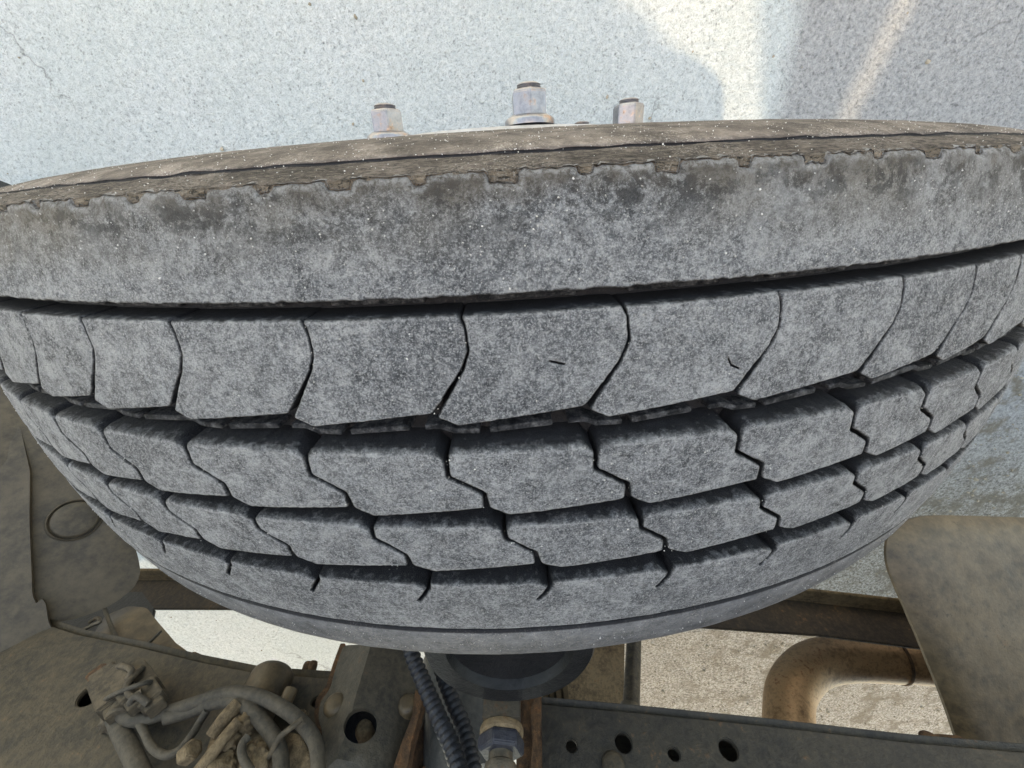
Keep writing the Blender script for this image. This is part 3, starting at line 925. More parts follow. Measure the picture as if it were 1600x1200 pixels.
def plate(name, pts2, thick, frame, mat, parent=None, holes=(), bev=0.0012, grid=None, warp=None):
    """flat plate with holes. frame=(origin, ex, ey, en): pts2 in plane coordinates, thickness goes along -en.
    warp(x, y) -> displacement along en."""
    O, ex, ey, en = frame
    loops = [list(pts2)] + [list(h) for h in holes]
    vs, es = [], []
    for lp in loops:
        b = len(vs); vs += lp; es += [(b + i, b + (i + 1) % len(lp)) for i in range(len(lp))]
    if grid:
        xs = [p[0] for p in pts2]; ys = [p[1] for p in pts2]
        x = min(xs)
        while x < max(xs):
            y = min(ys)
            while y < max(ys):
                q = np.array([[x + grid * .21, y + grid * .17]])
                if all(dist_to_poly(q, lp)[0] > grid * .4 for lp in loops): vs.append((q[0][0], q[0][1]))
                y += grid
            x += grid
    ov, oe, of_, _, _, _ = delaunay_2d_cdt([Vector(v) for v in vs], es, [], 3 if False else 1, 1e-6)
    # drop triangles inside holes and outside the outline
    def inside(p, poly):
        c = False
        for i in range(len(poly)):
            a, b = poly[i - 1], poly[i]
            if (a[1] > p[1]) != (b[1] > p[1]) and p[0] < (b[0] - a[0]) * (p[1] - a[1]) / (b[1] - a[1]) + a[0]: c = not c
        return c
    tris = []
    for f in of_:
        c = sum((ov[i] for i in f), Vector((0, 0))) / len(f)
        if inside(c, loops[0]) and not any(inside(c, h) for h in loops[1:]): tris.append(f)
    V, F = [], []
    n = len(ov)
    W = [(warp(v.x, v.y) if warp else 0.0) for v in ov]
    for k, off in enumerate((0, -thick)):
        for v, wv in zip(ov, W):
            V.append(O + ex * v.x + ey * v.y + en * (off + wv))
    edges = {}
    for f in tris:
        F.append(tuple(f)); F.append(tuple(n + i for i in reversed(f)))
        for i in range(len(f)):
            e = (f[i], f[(i + 1) % len(f)])
            if (e[1], e[0]) in edges: del edges[(e[1], e[0])]
            else: edges[e] = 1
    for a, b in edges: F.append((b, a, a + n, b + n))
    o = mesh_obj(name, V, F, mat, parent)
    return recalc(o, bev, 2, 30)

YP = lambda y: (Vector((0, y, 0)), Vector((1, 0, 0)), Vector((0, 0, 1)), Vector((0, 1, 0)))
def y2(px, py, y):
    p = at_y(px, py, y); return (p.x, p.z)
def ell(cx, cz, rx, rz, n=24):
    return [(cx + rx * math.cos(2 * math.pi * i / n), cz + rz * math.sin(2 * math.pi * i / n)) for i in range(n)]
def hole_px(px, py, r, y, rz=None):
    """round hole whose centre is seen at px,py and whose picture radius is r"""
    c = y2(px, py, y); e = y2(px + r, py, y)
    rr_ = abs(e[0] - c[0])
    return ell(c[0], c[1], rr_, rr_ * (rz or 1))

def depth_frame(p0, p1, p2):
    """frame of the plane through three points"""
    ex = (p1 - p0).normalized(); en = ex.cross(p2 - p0).normalized(); ey = en.cross(ex)
    if en.dot(Vector(CAM) - p0) < 0: en = -en; ey = -ey; 
    if ex.cross(ey).dot(en) < 0: ey = -ey
    return (p0, ex, ey, en)
def on_frame(px, py, fr):
    O, ex, ey, en = fr
    d = Vector(ray(px, py)); c = Vector(CAM)
    t = (O - c).dot(en) / d.dot(en)
    q = c + d * t - O
    return (q.dot(ex), q.dot(ey))
def smooth_loop(pts, r): return round_corners(pts, r)

def bolt(parent, c, axis, r, h, mat, name='bolt'):
    ax = Vector(axis).normalized()
    return lathe(name, [(-.004, r * 1.0), (h * .6, r), (h * .92, r * .82), (h, r * .5), (h * 1.02, .0001)], mat, parent, c, axis, n=20, sharp=60)

# ------------------------------------------------------------------ chassis side rails
YR = -0.46
rail = empty('chassis_rail', (0, YR, 0.85), 'dark dusty steel chassis rail with round holes, crossing below and behind the tyre', 'chassis rail')
top_r = [(835, 1099), (991, 1113), (1197, 1134), (1422, 1160), (1560, 1172), (1900, 1200)]
outl = [y2(*p, YR) for p in top_r] + [(y2(1900, 1200, YR)[0], 1.10), (y2(835, 1099, YR)[0], 1.10)]
outl = [y2(*p, YR) for p in top_r]
dz = 0.20
outl2 = outl + [(x, z + dz) for x, z in reversed(outl)]
hs = [hole_px(893, 1165, 9, YR), hole_px(974, 1160, 13, YR, 1.05), hole_px(1053, 1178, 9, YR), hole_px(1138, 1171, 14, YR, 1.05)]
plate('rail_web', outl2, .007, YP(YR), M['rail'], rail, hs)
# lower flange (towards the far side) so the edge reads as a channel
def flange(pts, depth, mat, parent, y, t=.007):
    V, F = [], []
    for x, z in pts:
        V += [(x, y, z), (x, y - depth, z), (x, y - depth, z + t), (x, y - .007, z + t)]
    for i in range(len(pts) - 1):
        a = i * 4; b = a + 4
        for k in range(4): F.append((a + k, a + (k + 1) % 4, b + (k + 1) % 4, b + k))
    F.append((0, 1, 2, 3)); F.append(tuple(reversed(range(len(V) - 4, len(V)))))
    return recalc(mesh_obj('rail_flange', V, F, mat, parent), .001)
flange([(x, z - .0085) for x, z in outl], .07, M['rail'], rail, YR)
# a dark second web behind, seen through the holes
plate('inner_web', [(x, z + (-0.015 if i < len(outl) else -.02)) for i, (x, z) in enumerate(outl2)], .005, YP(YR - .06), M['rail'], rail)
bolt(rail, at_y(958, 1196, YR), (0, 1, 0), .012, .006, M['frame'], 'rivet')

YL = -0.44
lrail = empty('chassis_plate', (-.6, YL, 0.8), 'dusty brown-grey chassis side plate left of the bolted bracket, carrying wiring', 'chassis plate')
top_l = [(-260, 880), (-60, 935), (125, 992), (219, 1011), (312, 1033), (406, 1052), (500, 1058), (545, 1060)]
ol = [y2(*p, YL) for p in top_l]
ol2 = ol + [(x, z + .26) for x, z in reversed(ol)]
plate('side_plate', ol2, .007, YP(YL), M['frame'], lrail, [hole_px(143, 1083, 17, YL, 1.0), hole_px(494, 1096, 7, YL)], grid=.03,
      warp=lambda x, z: .004 * noise.noise((x * 9, z * 9, 0)))
plate('back_plate', [(x, z + (-.013 if i < len(ol) else -.01)) for i, (x, z) in enumerate(ol2)], .004, YP(YL - .05), M['rail'], lrail)
flange([(x, z - .0085) for x, z in ol], .05, M['frame'], lrail, YL)
for (a, b) in ((478, 1050), (486, 1049)):
    bolt(lrail, at_y(a, b, YL - .01), (0, .3, -1), .006, .012, M['rust'], 'clip')
# rusty tab on the edge
c = at_y(300, 1023, YL - .02)
o = plate('rusty_tab', [y2(290, 1022, YL - .02), y2(303, 1017, YL - .02), y2(320, 1024, YL - .02), y2(313, 1031, YL - .02), y2(292, 1029, YL - .02)], .02, YP(YL - .02), M['rust'], lrail)

# ------------------------------------------------------------------ cast bracket + black sheet for the shaded gap behind the left plate
cast = empty('casting_arm', at_y(240, 990, -.50), 'tan cast arm ending in a rusty tip between mudguard and tyre', 'arm')
fr = YP(-.50)
pp = [(160, 960), (203, 948), (231, 952), (243, 967), (259, 984), (274, 1003), (292, 1018), (318, 1034), (305, 1050), (180, 1030), (140, 1000)]
plate('arm_body', smooth_loop([y2(*p, -.50) for p in pp], .008), .06, fr, M['flap'], cast, grid=.012, warp=lambda x, z: .012 * math.sin(x * 40) * math.cos(z * 30))
plate('shade_sheet', [y2(*p, -.56) for p in [(20, 925), (222, 925), (240, 950), (232, 985), (262, 1012), (262, 1060), (20, 1060)]], .01, YP(-.56), M['black'], cast, bev=0)  # black sheet standing in for shade in the gap
tube('seam', [at_y(251, 987, -.492), at_y(238, 1000, -.485), at_y(226, 1010, -.49)], .0022, M['rail'], cast, 8, 4)
tube('wire', [at_y(163, 950, -.47), at_y(176, 985, -.47), at_y(186, 1000, -.46), at_y(207, 1007, -.45)], .0028, M['cable'], cast, 8, 6)
tube('wire', [at_y(140, 972, -.46), at_y(152, 966, -.455), at_y(156, 972, -.45), at_y(146, 976, -.45), at_y(120, 990, -.45)], .0028, M['fitting'], cast, 8, 6)

# ------------------------------------------------------------------ long bar
bar = empty('steel_bar', (0.2, -.68, .58), 'long dark brown angle-section steel bar running behind the tyre', 'bar')
def build_bar():
    A = at_y(60, 902, -.68); B0 = at_y(1239, 931, -.68); B1 = at_y(1436, 956, -.68)
    zl = at_y(345, 950, -.68).z - at_y(345, 906, -.68).z
    V = []
    for p in (at_y(-60, 905, -.68), at_y(280, 906, -.68), at_y(700, 905, -.68), at_y(1239, 937, -.68), at_y(1700, 990, -.68)):
        V += [p, p + Vector((0, 0, zl)), p + Vector((0, -.006, zl)), p + Vector((0, -.006, 0))]
    F = []
    for i in range(4):
        a = i * 4; b = a + 4
        for k in range(4): F.append((a + k, a + (k + 1) % 4, b + (k + 1) % 4, b + k))
    F += [(0, 1, 2, 3), (19, 18, 17, 16)]
    recalc(mesh_obj('bar_body', V, F, M['brownbar'], bar), .0015, 2)
    # folded lip on the outer edge; dusty, with caught light put into paler colour
    V = []
    for p in (at_y(-60, 905, -.68), at_y(280, 906, -.68), at_y(700, 905, -.68), at_y(1239, 937, -.68), at_y(1700, 990, -.68)):
        V += [p + Vector((0, -.006, .001)), p + Vector((0, .034, .001)), p + Vector((0, .034, -.005)), p + Vector((0, -.006, -.005))]
    recalc(mesh_obj('bar_lip', V, F, M['cast'], bar), .0015, 2)
build_bar()

# ------------------------------------------------------------------ exhaust pipe
ex = empty('exhaust_pipe', at_y(1235, 1100, -.72), 'tan rusted exhaust pipe bending in a quarter turn behind the right rail', 'exhaust pipe')
def px_path(lst, y): return [at_y(a, b, y) for a, b in lst]
yE = -.80
P = [at_y(1700, 1062, yE), at_y(1500, 1040, yE), at_y(1400, 1031, yE), at_y(1320, 1029, yE), at_y(1268, 1041, yE), at_y(1237, 1078, yE), at_y(1232, 1130, yE), at_y(1236, 1200, yE)]
rE = (at_y(1400, 998, yE) - at_y(1400, 1063, yE)).length / 2 * .80
rr2 = [rE * 1.0] * 2 + [rE] * 6
tube('bent_pipe', P[2:], .0345 / .0345 * rE, M['pipe'], ex, 40, 14)
tube('straight_pipe', [P[0], P[1], P[2] + (P[1] - P[2]) * .0], rE * .965, M['pipe'], ex, 40, 10)
q = P[2]; ax = (P[1] - P[2]).normalized()
lathe('weld_seam', [(-.003, rE * .9), (-.003, rE * 1.03), (0, rE * 1.05), (.003, rE * 1.03), (.003, rE * .9)], M['rust'], ex, q, ax, n=40)

# rusty lump on the rail
lump = empty('rusty_bracket', at_y(1470, 1160, -.49), 'small reddish-brown rusty bracket showing over the rail beside the mudguard', 'bracket')
fr = YP(-.49)
plate('bracket_body', smooth_loop([y2(*p, -.49) for p in [(1415, 1160), (1428, 1151), (1465, 1146), (1500, 1149), (1514, 1156), (1519, 1172), (1500, 1185), (1420, 1175)]], .004), .05, fr, M['rust'], lump, grid=.01)
bolt(lump, at_y(1452, 1158, -.487), (0, .8, -.4), .009, .007, M['rust'])

# ------------------------------------------------------------------ strut
strut = empty('strut', at_z(988, 1060, .6), 'thin dark upright steel rod between tyre and right rail', 'strut')
A = at_y(991, 985, -.62); B = at_y(985, 1135, -.62)
tube('rod', [A, A.lerp(B, .5), B], .013, M['strut'], strut, 20, 4)
lathe('collar', [(-.004, .010), (-.004, .0165), (.004, .0165), (.004, .010)], M['fitting'], strut, A.lerp(B, .85), (B - A).normalized(), n=24)
# leaf spring ends right of the fitting
leaf = empty('leaf_spring', at_y(865, 1090, -.5), 'stack of brown leaf spring ends beside the rusty strip', 'leaf spring')
for i in range(4):
    x0 = at_y(846 + i * 10.5, 1070, -.52).x; x1 = at_y(846 + i * 10.5 + 9, 1070, -.52).x
    z0, z1 = at_y(860, 1056, -.52).z, at_y(860, 1150, -.52).z
    plate('spring_leaf', [(x0, z0), (x1, z0), (x1, z1), (x0, z1)], .05 - .004 * i, YP(-.52 - .004 * (i % 2)), M['flap'], leaf, bev=.0015)
# brownish panel low behind
pan = empty('underbody_shield', at_y(930, 1060, -.9), 'flat tan dusty shield plate low behind the strut', 'shield')
plate('shield_plate', smooth_loop([y2(*p, -.9) for p in [(800, 1000), (976, 1000), (974, 1125), (800, 1110)]], .01), .006, YP(-.9), M['cast'], pan, grid=.05, warp=lambda x, z: .006 * noise.noise((x * 6, z * 6, 1)))

# ------------------------------------------------------------------ centre bracket
YB = -.425
br = empty('mount_bracket', at_y(575, 1110, YB), 'grey pressed steel bracket with bolt heads and an oval hole, rusty at its edges', 'bracket')
pp = [(537, 1008), (625, 1008), (648, 1030), (659, 1076), (657, 1100), (640, 1135), (622, 1168), (600, 1215), (500, 1215), (505, 1147), (497, 1122), (500, 1097), (516, 1076), (525, 1041)]
cc = y2(566, 1141, YB)
hole = hole_px(566, 1141, 22, YB, 1.0)
def bw(x, z):
    c0 = y2(600, 1100, YB)[0]
    return .018 * max(0, 1 - abs(x - y2(572, 1050, YB)[0]) / .035) - .030 * (1 / (1 + math.exp(-(x - y2(628 - (z - .9) * 60, 1080, YB)[0]) * 160)))
plate('bracket_plate', smooth_loop([y2(*p, YB) for p in pp], .006), .006, YP(YB), M['bracket'], br, [hole], grid=.009, warp=bw, bev=0)
plate('rusty_edge', smooth_loop([y2(*p, YB - .008) for p in [(533, 1008), (541, 1008), (530, 1045), (520, 1082), (504, 1100), (502, 1122), (509, 1147), (506, 1215), (496, 1215), (499, 1147), (492, 1122), (495, 1095), (511, 1074), (521, 1041)]], .002), .012, YP(YB - .004), M['rust'], br, bev=.001)
bolt(br, at_y(525, 1105, YB + .001), (0, 1, 0), .0125, .011, M['flap'])
bolt(br, at_y(638, 1105, YB - .020), (0, 1, 0), .0120, .011, M['flap'])
plate('back_plate', [y2(*p, YB - .045) for p in [(520, 1090), (640, 1090), (640, 1230), (500, 1230)]], .004, YP(YB - .045), M['hose'], br)
bolt(br, at_y(572, 1149, YB - .035), (0, 1, 0), .0100, .020, M['cast'])
# rusty vertical lips
lip = empty('rusty_flange', at_y(655, 1150, YB), 'rusted tan and orange steel flange between bracket and corrugated hoses', 'flange')
plate('flange_lip', smooth_loop([y2(*p, YB - .01) for p in [(650, 1080), (662, 1092), (657, 1120), (645, 1160), (636, 1215), (612, 1215), (630, 1160), (646, 1120)]], .003), .02, YP(YB - .005), M['rust'], lip, grid=.008, warp=lambda x, z: .003 * noise.noise((x * 60, z * 60, 0)))
plate('flange_web', smooth_loop([y2(*p, YB - .05) for p in [(655, 1070), (700, 1070), (700, 1215), (640, 1215)]], .003), .012, YP(YB - .05), M['rust'], lip, grid=.01, warp=lambda x, z: .006 * math.sin(x * 260))

# pillar and fitting
pil = empty('grey_pillar', at_y(722, 1130, -.47), 'smooth blue-grey steel pillar behind the two corrugated hoses', 'pillar')
A, B = at_y(712, 1030, -.49), at_y(728, 1230, -.49)
tube('pillar_body', [A, A.lerp(B, .5), B], .047, M['pillar'], pil, 40, 4)

ch = empty('brake_chamber', at_y(798, 1050, -.27), 'round black cup with a zinc hose fitting, tucked under the tyre edge', 'brake chamber')
cb = at_z(796, 1008, .93)
wd = (at_z(930, 1012, .93) - at_z(796, 1012, .93)).length
axn = Vector((0, .05, 1)).normalized()
lathe('cup', [(-.09, wd * .5), (-.05, wd * .72), (-.034, wd * .90), (-.02, wd), (-.010, wd * 1.01), (.0, wd), (.004, wd * .96), (.004, wd * .74), (-.004, wd * .70), (-.006, wd * .4), (-.006, .0001)], M['black'], ch, cb, axn, n=72)
zt = lambda px, py, y: at_y(px, py, y)
def fitting():
    y = -.36
    A = at_y(786, 1075, y); B = at_y(784, 1136, y)
    w_ = (at_y(816, 1110, y) - at_y(753, 1110, y)).length / 2
    ax = (B - A); L = ax.length; ax.normalize()
    hex_prof_mesh('fitting_block', A, ax, [(0, w_ * 1.25), (L, w_ * 1.25)], M['fitting'], ch, phase=.785, sides=4)
    lathe('collar', [(0, w_ * .6), (0, w_ * .98), (.003, w_ * 1.04), (.006, w_ * 1.04), (.008, w_ * .95), (.008, w_ * .5)], M['cast'], ch, B, ax, n=32)
    L2 = (at_y(782, 1172, y) - at_y(784, 1146, y)).length
    hex_prof_mesh('hex_nut', B + ax * .008, ax, [(0, w_ * 1.02), (.002, w_ * 1.1), (L2 - .002, w_ * 1.1), (L2, w_ * 1.0)], M['bluehex'], ch, phase=.3)
    C = B + ax * (.008 + L2)
    lathe('stem', [(0, w_ * .55), (.006, w_ * .55), (.008, w_ * .7), (.014, w_ * .74), (.020, w_ * .62), (.023, w_ * .72), (.030, w_ * .72), (.036, w_ * .5), (.06, w_ * .5)], M['fitting'], ch, C, ax, n=32)
fitting()
rs_ = empty('rusty_strip', at_y(832, 1140, -.45), 'narrow bright orange rusty steel strip right of the hose fitting', 'strip')
plate('strip_front', smooth_loop([y2(*p, -.44) for p in [(838, 1080), (846, 1100), (844, 1140), (848, 1215), (828, 1215), (832, 1150), (828, 1110)]], .003), .02, YP(-.44), M['rust'], rs_, grid=.008, warp=lambda x, z: .003 * noise.noise((x * 50, z * 50, 2)))
plate('strip_back', smooth_loop([y2(*p, -.455) for p in [(810, 1075), (846, 1080), (846, 1130), (848, 1215), (806, 1215)]], .003), .02, YP(-.455), M['rust'], rs_, grid=.008, warp=lambda x, z: .004 * noise.noise((x * 50, z * 50, 5)))

# corrugated hoses
h1 = tube('corrugated_hose', [at_y(634, 985, -.36), at_y(645, 1026, -.375), at_y(663, 1069, -.385), at_y(686, 1122, -.39), at_y(708, 1172, -.39), at_y(720, 1215, -.39)], .0092, M['hose'], None, 22, 10, rib=.16, pitch=.0068)
tag(h1, 'black corrugated hose, the longer left one of the pair crossing the grey pillar', 'hose', 'corrugated hoses')
h2 = tube('corrugated_hose', [at_y(676, 1005, -.39), at_y(690, 1050, -.40), at_y(708, 1097, -.405), at_y(726, 1141, -.41), at_y(742, 1215, -.41)], .0088, M['hose'], None, 22, 10, rib=.16, pitch=.0068)
tag(h2, 'black corrugated hose lying against the grey pillar, half hidden by its neighbour', 'hose', 'corrugated hoses')

# ------------------------------------------------------------------ wiring and valve on the left plate
yW = -.40
def cab(pxs, r, label, y0=-.405, name='cable', mat='cable', **kw):
    o = tube(name, [at_y(a, b, y0 + (c if len(t) > 2 else 0)) for t in pxs for (a, b, c) in [(t[0], t[1], t[2] if len(t) > 2 else 0)]], r, M[mat], None, 16, 8, **kw)
    return tag(o, label, 'cable', 'cables on the chassis plate')
cab([(187, 1112), (205, 1124), (230, 1123), (266, 1111), (312, 1096, .01), (345, 1085, .015), (380, 1083, .02), (415, 1092, .02), (452, 1113, .02), (478, 1137, .02), (494, 1165, .02), (499, 1215, .02)], .0070, 'thick grey cable arching right from the connector cluster over the valve')
cab([(259, 1121), (297, 1111), (328, 1099, .01), (358, 1095, .014), (385, 1103, .016), (410, 1128, .016), (430, 1156, .016), (438, 1180, .016), (440, 1215, .016)], .0074, 'thick grey cable just inside the arching one, turning down to the frame edge')
cab([(216, 1127), (226, 1145), (238, 1168), (259, 1180), (281, 1171), (300, 1148), (314, 1125), (325, 1108, .01)], .0040, 'thin grey cable hanging in a loop below the connector cluster')
cab([(180, 1120), (190, 1145), (205, 1175), (228, 1225)], .0090, 'stout grey cable running straight down from the connector cluster', y0=-.415)
cab([(240, 1096), (250, 1110), (262, 1118), (282, 1106)], .0040, 'short grey cable stub leaving the right connector')
tie = tube('cable_tie', [at_y(472, 1124, -.372), at_y(455, 1137, -.370), at_y(436, 1153, -.374), at_y(424, 1176, -.385), at_y(416, 1186, -.39)], .0028, M['conn'], None, 8, 6)
tag(tie, 'pale grey cable tie strapped across the two thick cables', 'cable tie')

con = empty('connector_cluster', at_y(200, 1080, -.41), 'dust-caked bundle of plug connectors strapped to the plate by a hole', 'connector')
def seg_box(px0, px1, y, w_, h_, mat, parent, name):
    A, B = at_y(*px0, y), at_y(*px1, y)
    ax = (B - A).normalized(); n = Vector((0, 1, 0)); s = ax.cross(n).normalized(); n = s.cross(ax)
    V = []
    L = (B - A).length
    for t in (0, .15, .16, .8, .81, 1):
        k = {0: .8, .15: .8, .16: 1, .8: 1, .81: .75, 1: .75}[t]
        for a, b in ((-1, -1), (1, -1), (1, 1), (-1, 1)):
            V.append(A + ax * L * t + s * a * w_ * k + n * b * h_ * k)
    F = []
    for i in range(5):
        for k in range(4): F.append((i * 4 + k, i * 4 + (k + 1) % 4, i * 4 + 4 + (k + 1) % 4, i * 4 + 4 + k))
    F += [(0, 1, 2, 3), (23, 22, 21, 20)]
    return recalc(mesh_obj(name, V, F, mat, parent), .0022, 2)
seg_box((163, 1052), (190, 1118), -.405, .015, .014, M['conn'], con, 'connector')
seg_box((205, 1044), (238, 1096), -.400, .014, .014, M['conn'], con, 'connector')
seg_box((180, 1048), (214, 1108), -.385, .0085, .009, M['conn'], con, 'connector')
seg_box((222, 1070), (246, 1108), -.390, .011, .010, M['conn'], con, 'connector')
seg_box((152, 1050), (166, 1070), -.42, .010, .010, M['rust'], con, 'latch')
tube('strap', [at_y(160, 1096, -.405), at_y(176, 1086, -.378), at_y(205, 1074, -.37), at_y(232, 1066, -.376), at_y(242, 1070, -.40)], .0026, M['cable'], con, 8, 6)
tube('wire', [at_y(176, 1047, -.39), at_y(190, 1040, -.375), at_y(205, 1047, -.37), at_y(198, 1062, -.375)], .0032, M['conn'], con, 8, 6)
tube('wire', [at_y(222, 1044, -.385), at_y(210, 1055, -.375), at_y(198, 1072, -.372), at_y(206, 1088, -.375), at_y(222, 1080, -.375)], .0034, M['conn'], con, 8, 6)
tube('wire', [at_y(216, 1108, -.39), at_y(204, 1098, -.378), at_y(214, 1088, -.374), at_y(232, 1100, -.38)], .0036, M['cable'], con, 8, 6)
for (a, b) in ((188, 1113), (239, 1097)):
    lathe('seal', [(-.008, .004), (-.008, .0115), (.004, .0120), (.006, .010), (.006, .004)], M['conn'], con, at_y(a, b, -.403), (.3, .1, .9), n=20)
# dust hump hiding the root of the cluster
vs, fs = rock(at_y(185, 1118, -.43), .022, random.Random(4), 3)
recalc(mesh_obj('dirt_cake', vs, fs, M['conn'], con), 0, sharp=80)

val = empty('air_valve', at_y(380, 1130, -.40), 'brown cylindrical air valve on a pale dirty casting behind the cables', 'valve')
A, B = at_y(428, 1052, -.415), at_y(400, 1112, -.415)
rv = (at_y(456, 1075, -.415) - at_y(388, 1075, -.415)).length / 2 * .92
lathe('valve_cap', [(-.004, .0001), (-.004, rv * .8), (0, rv * .95), (.004, rv), (.030, rv), (.034, rv * .86), (.05, rv * .86)], M['flap'], val, A, (B - A).normalized(), n=40)
tube('pin', [at_y(455, 1078, -.395), at_y(444, 1102, -.395)], .0075, M['flap'], val, 16, 3)
pp = [(338, 1128), (362, 1110), (384, 1112), (412, 1118), (440, 1140), (470, 1150), (486, 1180), (490, 1225), (300, 1225), (306, 1196), (322, 1172)]
plate('valve_body', smooth_loop([y2(*p, -.405) for p in pp], .006), .04, YP(-.405), M['cast'], val, grid=.007, bev=.003, warp=lambda x, z: .010 * noise.noise((x * 30, z * 30, 3)) + .004 * noise.noise((x * 90, z * 90, 1)))
tube('pin', [at_y(332, 1150, -.39), at_y(352, 1122, -.385), at_y(372, 1100, -.385)], .0075, M['cast'], val, 14, 5)
hex_prof_mesh('hex_plug', at_y(290, 1180, -.40), (at_y(308, 1166, -.39) - at_y(290, 1180, -.40)), [(0, .010), (.012, .010), (.014, .008)], M['cast'], val)
tube('bracket_rod', [at_y(310, 1205, -.385), at_y(345, 1160, -.38), at_y(372, 1128, -.38)], .006, M['cast'], val, 12, 5)
for (a, b, r_) in ((385, 1130, .010), (356, 1160, .012), (470, 1120, .009), (400, 1185, .016), (345, 1200, .012)):
    vs, fs = rock(at_y(a, b, -.392), r_, random.Random(a), 3)
    recalc(mesh_obj('dirt_lump', vs, fs, M['cast'], val), 0, sharp=80)
tube('ring_clip', [at_y(388, 1150, -.375), at_y(378, 1165, -.375), at_y(380, 1185, -.375), at_y(392, 1205, -.375)], .004, M['cable'], val, 10, 6)

# ------------------------------------------------------------------ left mudguard
lg = empty('mudguard', at_d(90, 800, .66), 'grey-brown plastic mudguard left of the tyre with a round embossed disc', 'mudguard')
frL = depth_frame(at_d(100, 812, .66), at_d(215, 860, .70), at_d(60, 1000, .60))
O, ex_, ey_, en_ = frL
pp = [(-350, 480), (-20, 480), (60, 560), (120, 640), (180, 760), (216, 870), (220, 896), (210, 918), (175, 946), (119, 968), (60, 976), (-100, 1010), (-350, 1100)]
cx, cy = on_frame(118, 812, frL)
e1 = on_frame(158, 812, frL); rdisc = math.hypot(e1[0] - cx, e1[1] - cy)
def lw(x, y):
    d = math.hypot(x - cx, y - cy) / rdisc
    emb = 0.0
    return emb + .006 * noise.noise((x * 8, y * 8, 0)) + .0012 * noise.noise((x * 40, y * 40, 0))
plate('guard_panel', smooth_loop([on_frame(*p, frL) for p in pp], .02), .004, frL, M['guard'], lg, grid=.008, warp=lw, bev=0)
dc = O + ex_ * cx + ey_ * cy + en_ * (lw(cx, cy) - .002)
lathe('embossed_disc', [(0, rdisc * 1.12), (.0045, rdisc * 1.07), (.0050, rdisc * 1.03), (.0030, rdisc * .98), (.0015, rdisc * .955), (.0018, rdisc * .93), (.0070, rdisc * .90), (.0080, rdisc * .84), (.0085, rdisc * .5), (.0085, .0001)], M['guard'], lg, dc, en_, n=80, sharp=70)
# layer in front with a hanging lobe
frM = depth_frame(at_d(40, 812, .63), at_d(100, 1000, .60), at_d(-60, 1000, .56))
pp = [(-350, 520), (-10, 540), (25, 640), (48, 735), (46, 810), (50, 880), (52, 930), (58, 944), (66, 934), (73, 944), (76, 974), (97, 1008), (103, 1033), (96, 1050), (76, 1075), (0, 1172), (-60, 1235), (-350, 1300)]
plate('guard_flap', smooth_loop([on_frame(*p, frM) for p in pp], .006), .005, frM, M['guard'], lg, grid=.012, bev=0,
      warp=lambda x, y: .010 * noise.noise((x * 6, y * 6, 5)) + .002 * noise.noise((x * 30, y * 30, 5)))
tube('flap_edge', [at_d(2, 1171, .585), at_d(40, 1122, .59), at_d(76, 1076, .598)], .0035, M['guard'], lg, 8, 5)
# rounded dark tip at the top left
tp = empty('rubber_bump_stop', at_d(5, 300, .9), 'dark rounded rubber piece peeking out left of the sidewall', 'rubber stop')
lathe('stop_body', [(-.10, .075), (-.03, .075), (-.008, .068), (.004, .05), (.008, .0001)], M['black'], tp, at_d(-2, 300, .92), (at_d(8, 262, .90) - at_d(-2, 300, .92)), n=48)

# ------------------------------------------------------------------ right mudguard
rg = empty('rear_mudguard', at_d(1520, 950, .66), 'large olive-brown curved mudguard panel with rounded corner, right of the tyre', 'mudguard')
frR = depth_frame(at_d(1420, 860, .62), at_d(1600, 860, .64), at_d(1500, 1150, .56))
pp = [(1900, 822), (1700, 812), (1600, 809), (1500, 806), (1462, 807), (1432, 817), (1409, 836), (1402, 862), (1406, 893), (1424, 935), (1450, 990), (1482, 1060), (1506, 1125), (1524, 1180), (1545, 1260), (1900, 1260)]
olr = smooth_loop([on_frame(*p, frR) for p in pp], .02)
Rpoly = np.array(olr)
def rw(x, y):
    d = dist_to_poly(np.array([[x, y]]), olr)[0]
    return -.020 * math.exp(-d / .022) + .004 * noise.noise((x * 7, y * 7, 2)) + .0012 * noise.noise((x * 35, y * 35, 2)) + .05 * (x - .1) ** 2
plate('guard_panel', olr, .004, frR, M['flap'], rg, grid=.010, warp=rw, bev=0)

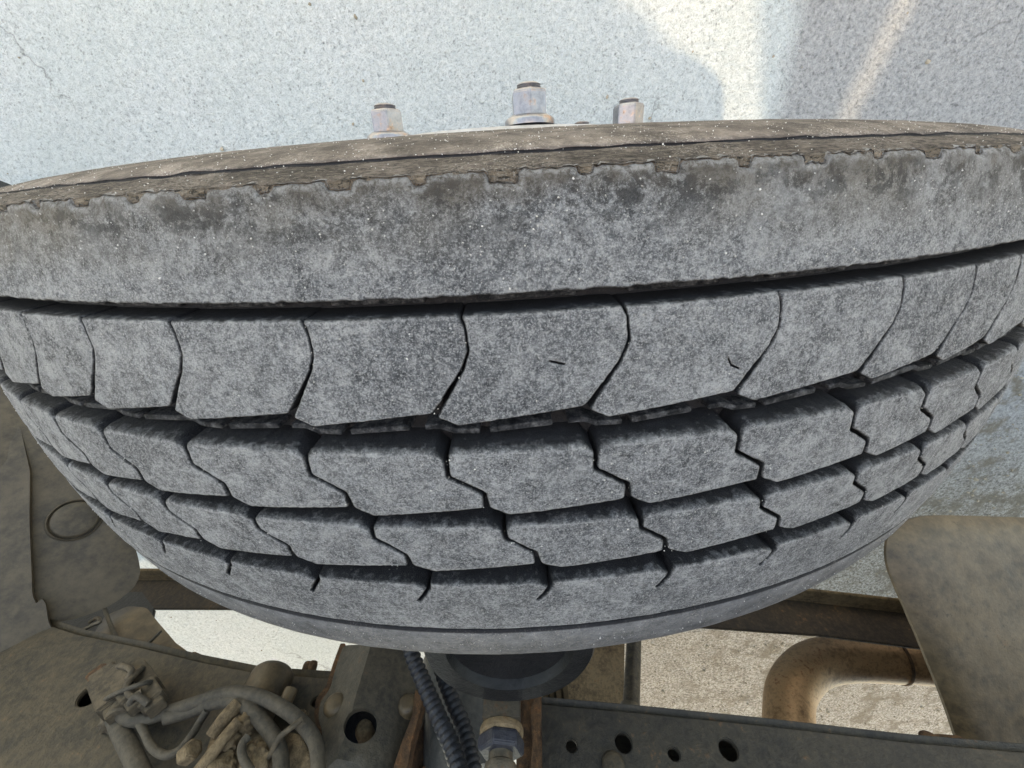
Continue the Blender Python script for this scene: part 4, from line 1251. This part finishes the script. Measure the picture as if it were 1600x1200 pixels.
# ------------------------------------------------------------------ sun blocker, added out of view: shades the near side of the truck
ZK = 2.3
def build_sun_blocker():
    blocker = empty('sun_blocker', (0, -1.1, ZK), 'unseen pale slab added high above the chassis to block and shape sunlight', 'cab')
    g = lambda x, y: (x + SUNV.x * ZK, y + SUNV.y * ZK)
    fl = lambda L: [(x, -y) for x, y in L]
    fr = (Vector((0, 0, ZK)), Vector((1, 0, 0)), Vector((0, -1, 0)), Vector((0, 0, -1)))
    outline = [g(-5.0, -1.15), g(-.1, -1.15), g(.1, -1.75), g(5.0, -1.75), g(5.0, .62), g(-5.0, .62)]
    hole1 = [g(.24, .56), g(.264, .484), g(.34, .45), g(.42, .375), g(.49, .29), g(.52, .20), g(.65, .19), g(.642, .25), g(.583, .47), g(.57, .56)]  # openings shaped to let sun patches fall on the ground
    hole2 = [g(.93, .56), g(.90, .45), g(.838, .24), g(.83, .17), g(.87, .17), g(.878, .24), g(.945, .45), g(.975, .56)]
    plate('sun_blocker_slab', fl(outline), .012, fr, M['cab'], blocker, [fl(hole1), fl(hole2)], bev=0)
    def slats(name, xa, xb, ya, yb, wdt, pitch):
        a, b = g(xa, ya), g(xb, yb)
        V, F = [], []
        y = a[1]
        while y < b[1]:
            k = len(V)
            V += [(x, yy, z) for x in (a[0], b[0]) for yy in (y, y + wdt) for z in (ZK + .002, ZK + .008)]
            F += [tuple(k + i for i in f) for f in ((0, 1, 3, 2), (4, 6, 7, 5), (0, 4, 5, 1), (2, 3, 7, 6), (0, 2, 6, 4), (1, 5, 7, 3))]
            y += pitch
        o = mesh_obj(name, V, F, M['frame'], blocker, smooth=False)
        recalc(o)
        tag(o, kind='stuff')
    # added slats that thin the sun in the openings and on the far ground
    slats('sun_slats_near', .20, .68, .16, .60, .0142, .0205)
    slats('sun_slats_near', .80, 1.00, .14, .60, .0128, .0205)
    slats('sun_slats_far', -3.2, -.1, -4.2, -1.15, .0146, .0200)
    slats('sun_slats_far', -.1, 4.0, -4.2, -1.75, .0146, .0200)
    # added slab out of view, blocks sky light to darken the chassis
    V = []
    for x, k in ((-2.2, 0), (-1.2, .02), (0, .0), (1.2, .02), (2.6, 0)):
        V += [(x, -1.6, 1.42 + k), (x, -.95, 1.34 + k), (x, -.60, 1.38 + k), (x, -.47, 1.50 + k), (x, -.47, 1.54 + k), (x, -1.6, 1.50 + k)]
    F = []
    for i in range(4):
        for k in range(6): F.append((i * 6 + k, i * 6 + (k + 1) % 6, i * 6 + 6 + (k + 1) % 6, i * 6 + 6 + k))
    F += [tuple(range(6)), tuple(range(24, 30))]
    recalc(mesh_obj('sky_blocker_slab', V, F, M['rail'], blocker), .01, 2)
    y0, y1 = outline[0][1], outline[4][1]
    V = []
    for z, k in ((ZK + .05, 1.0), (ZK + .7, 1.0), (ZK + 1.3, .9)):
        for x, y in ((-1.9 * k, y0 + .02), (.02, y0 + .02), (.02, y0 + .5), (-1.9 * k, y0 + .5)):
            V.append((x, y, z))
    F = [(0, 1, 5, 4), (1, 2, 6, 5), (2, 3, 7, 6), (3, 0, 4, 7), (4, 5, 9, 8), (5, 6, 10, 9), (6, 7, 11, 10), (7, 4, 8, 11), (8, 9, 10, 11), (3, 2, 1, 0)]
    recalc(mesh_obj('blocker_shell', V, F, M['cab'], blocker), .03, 3)  # upper body of the added blocker, out of view
build_sun_blocker()
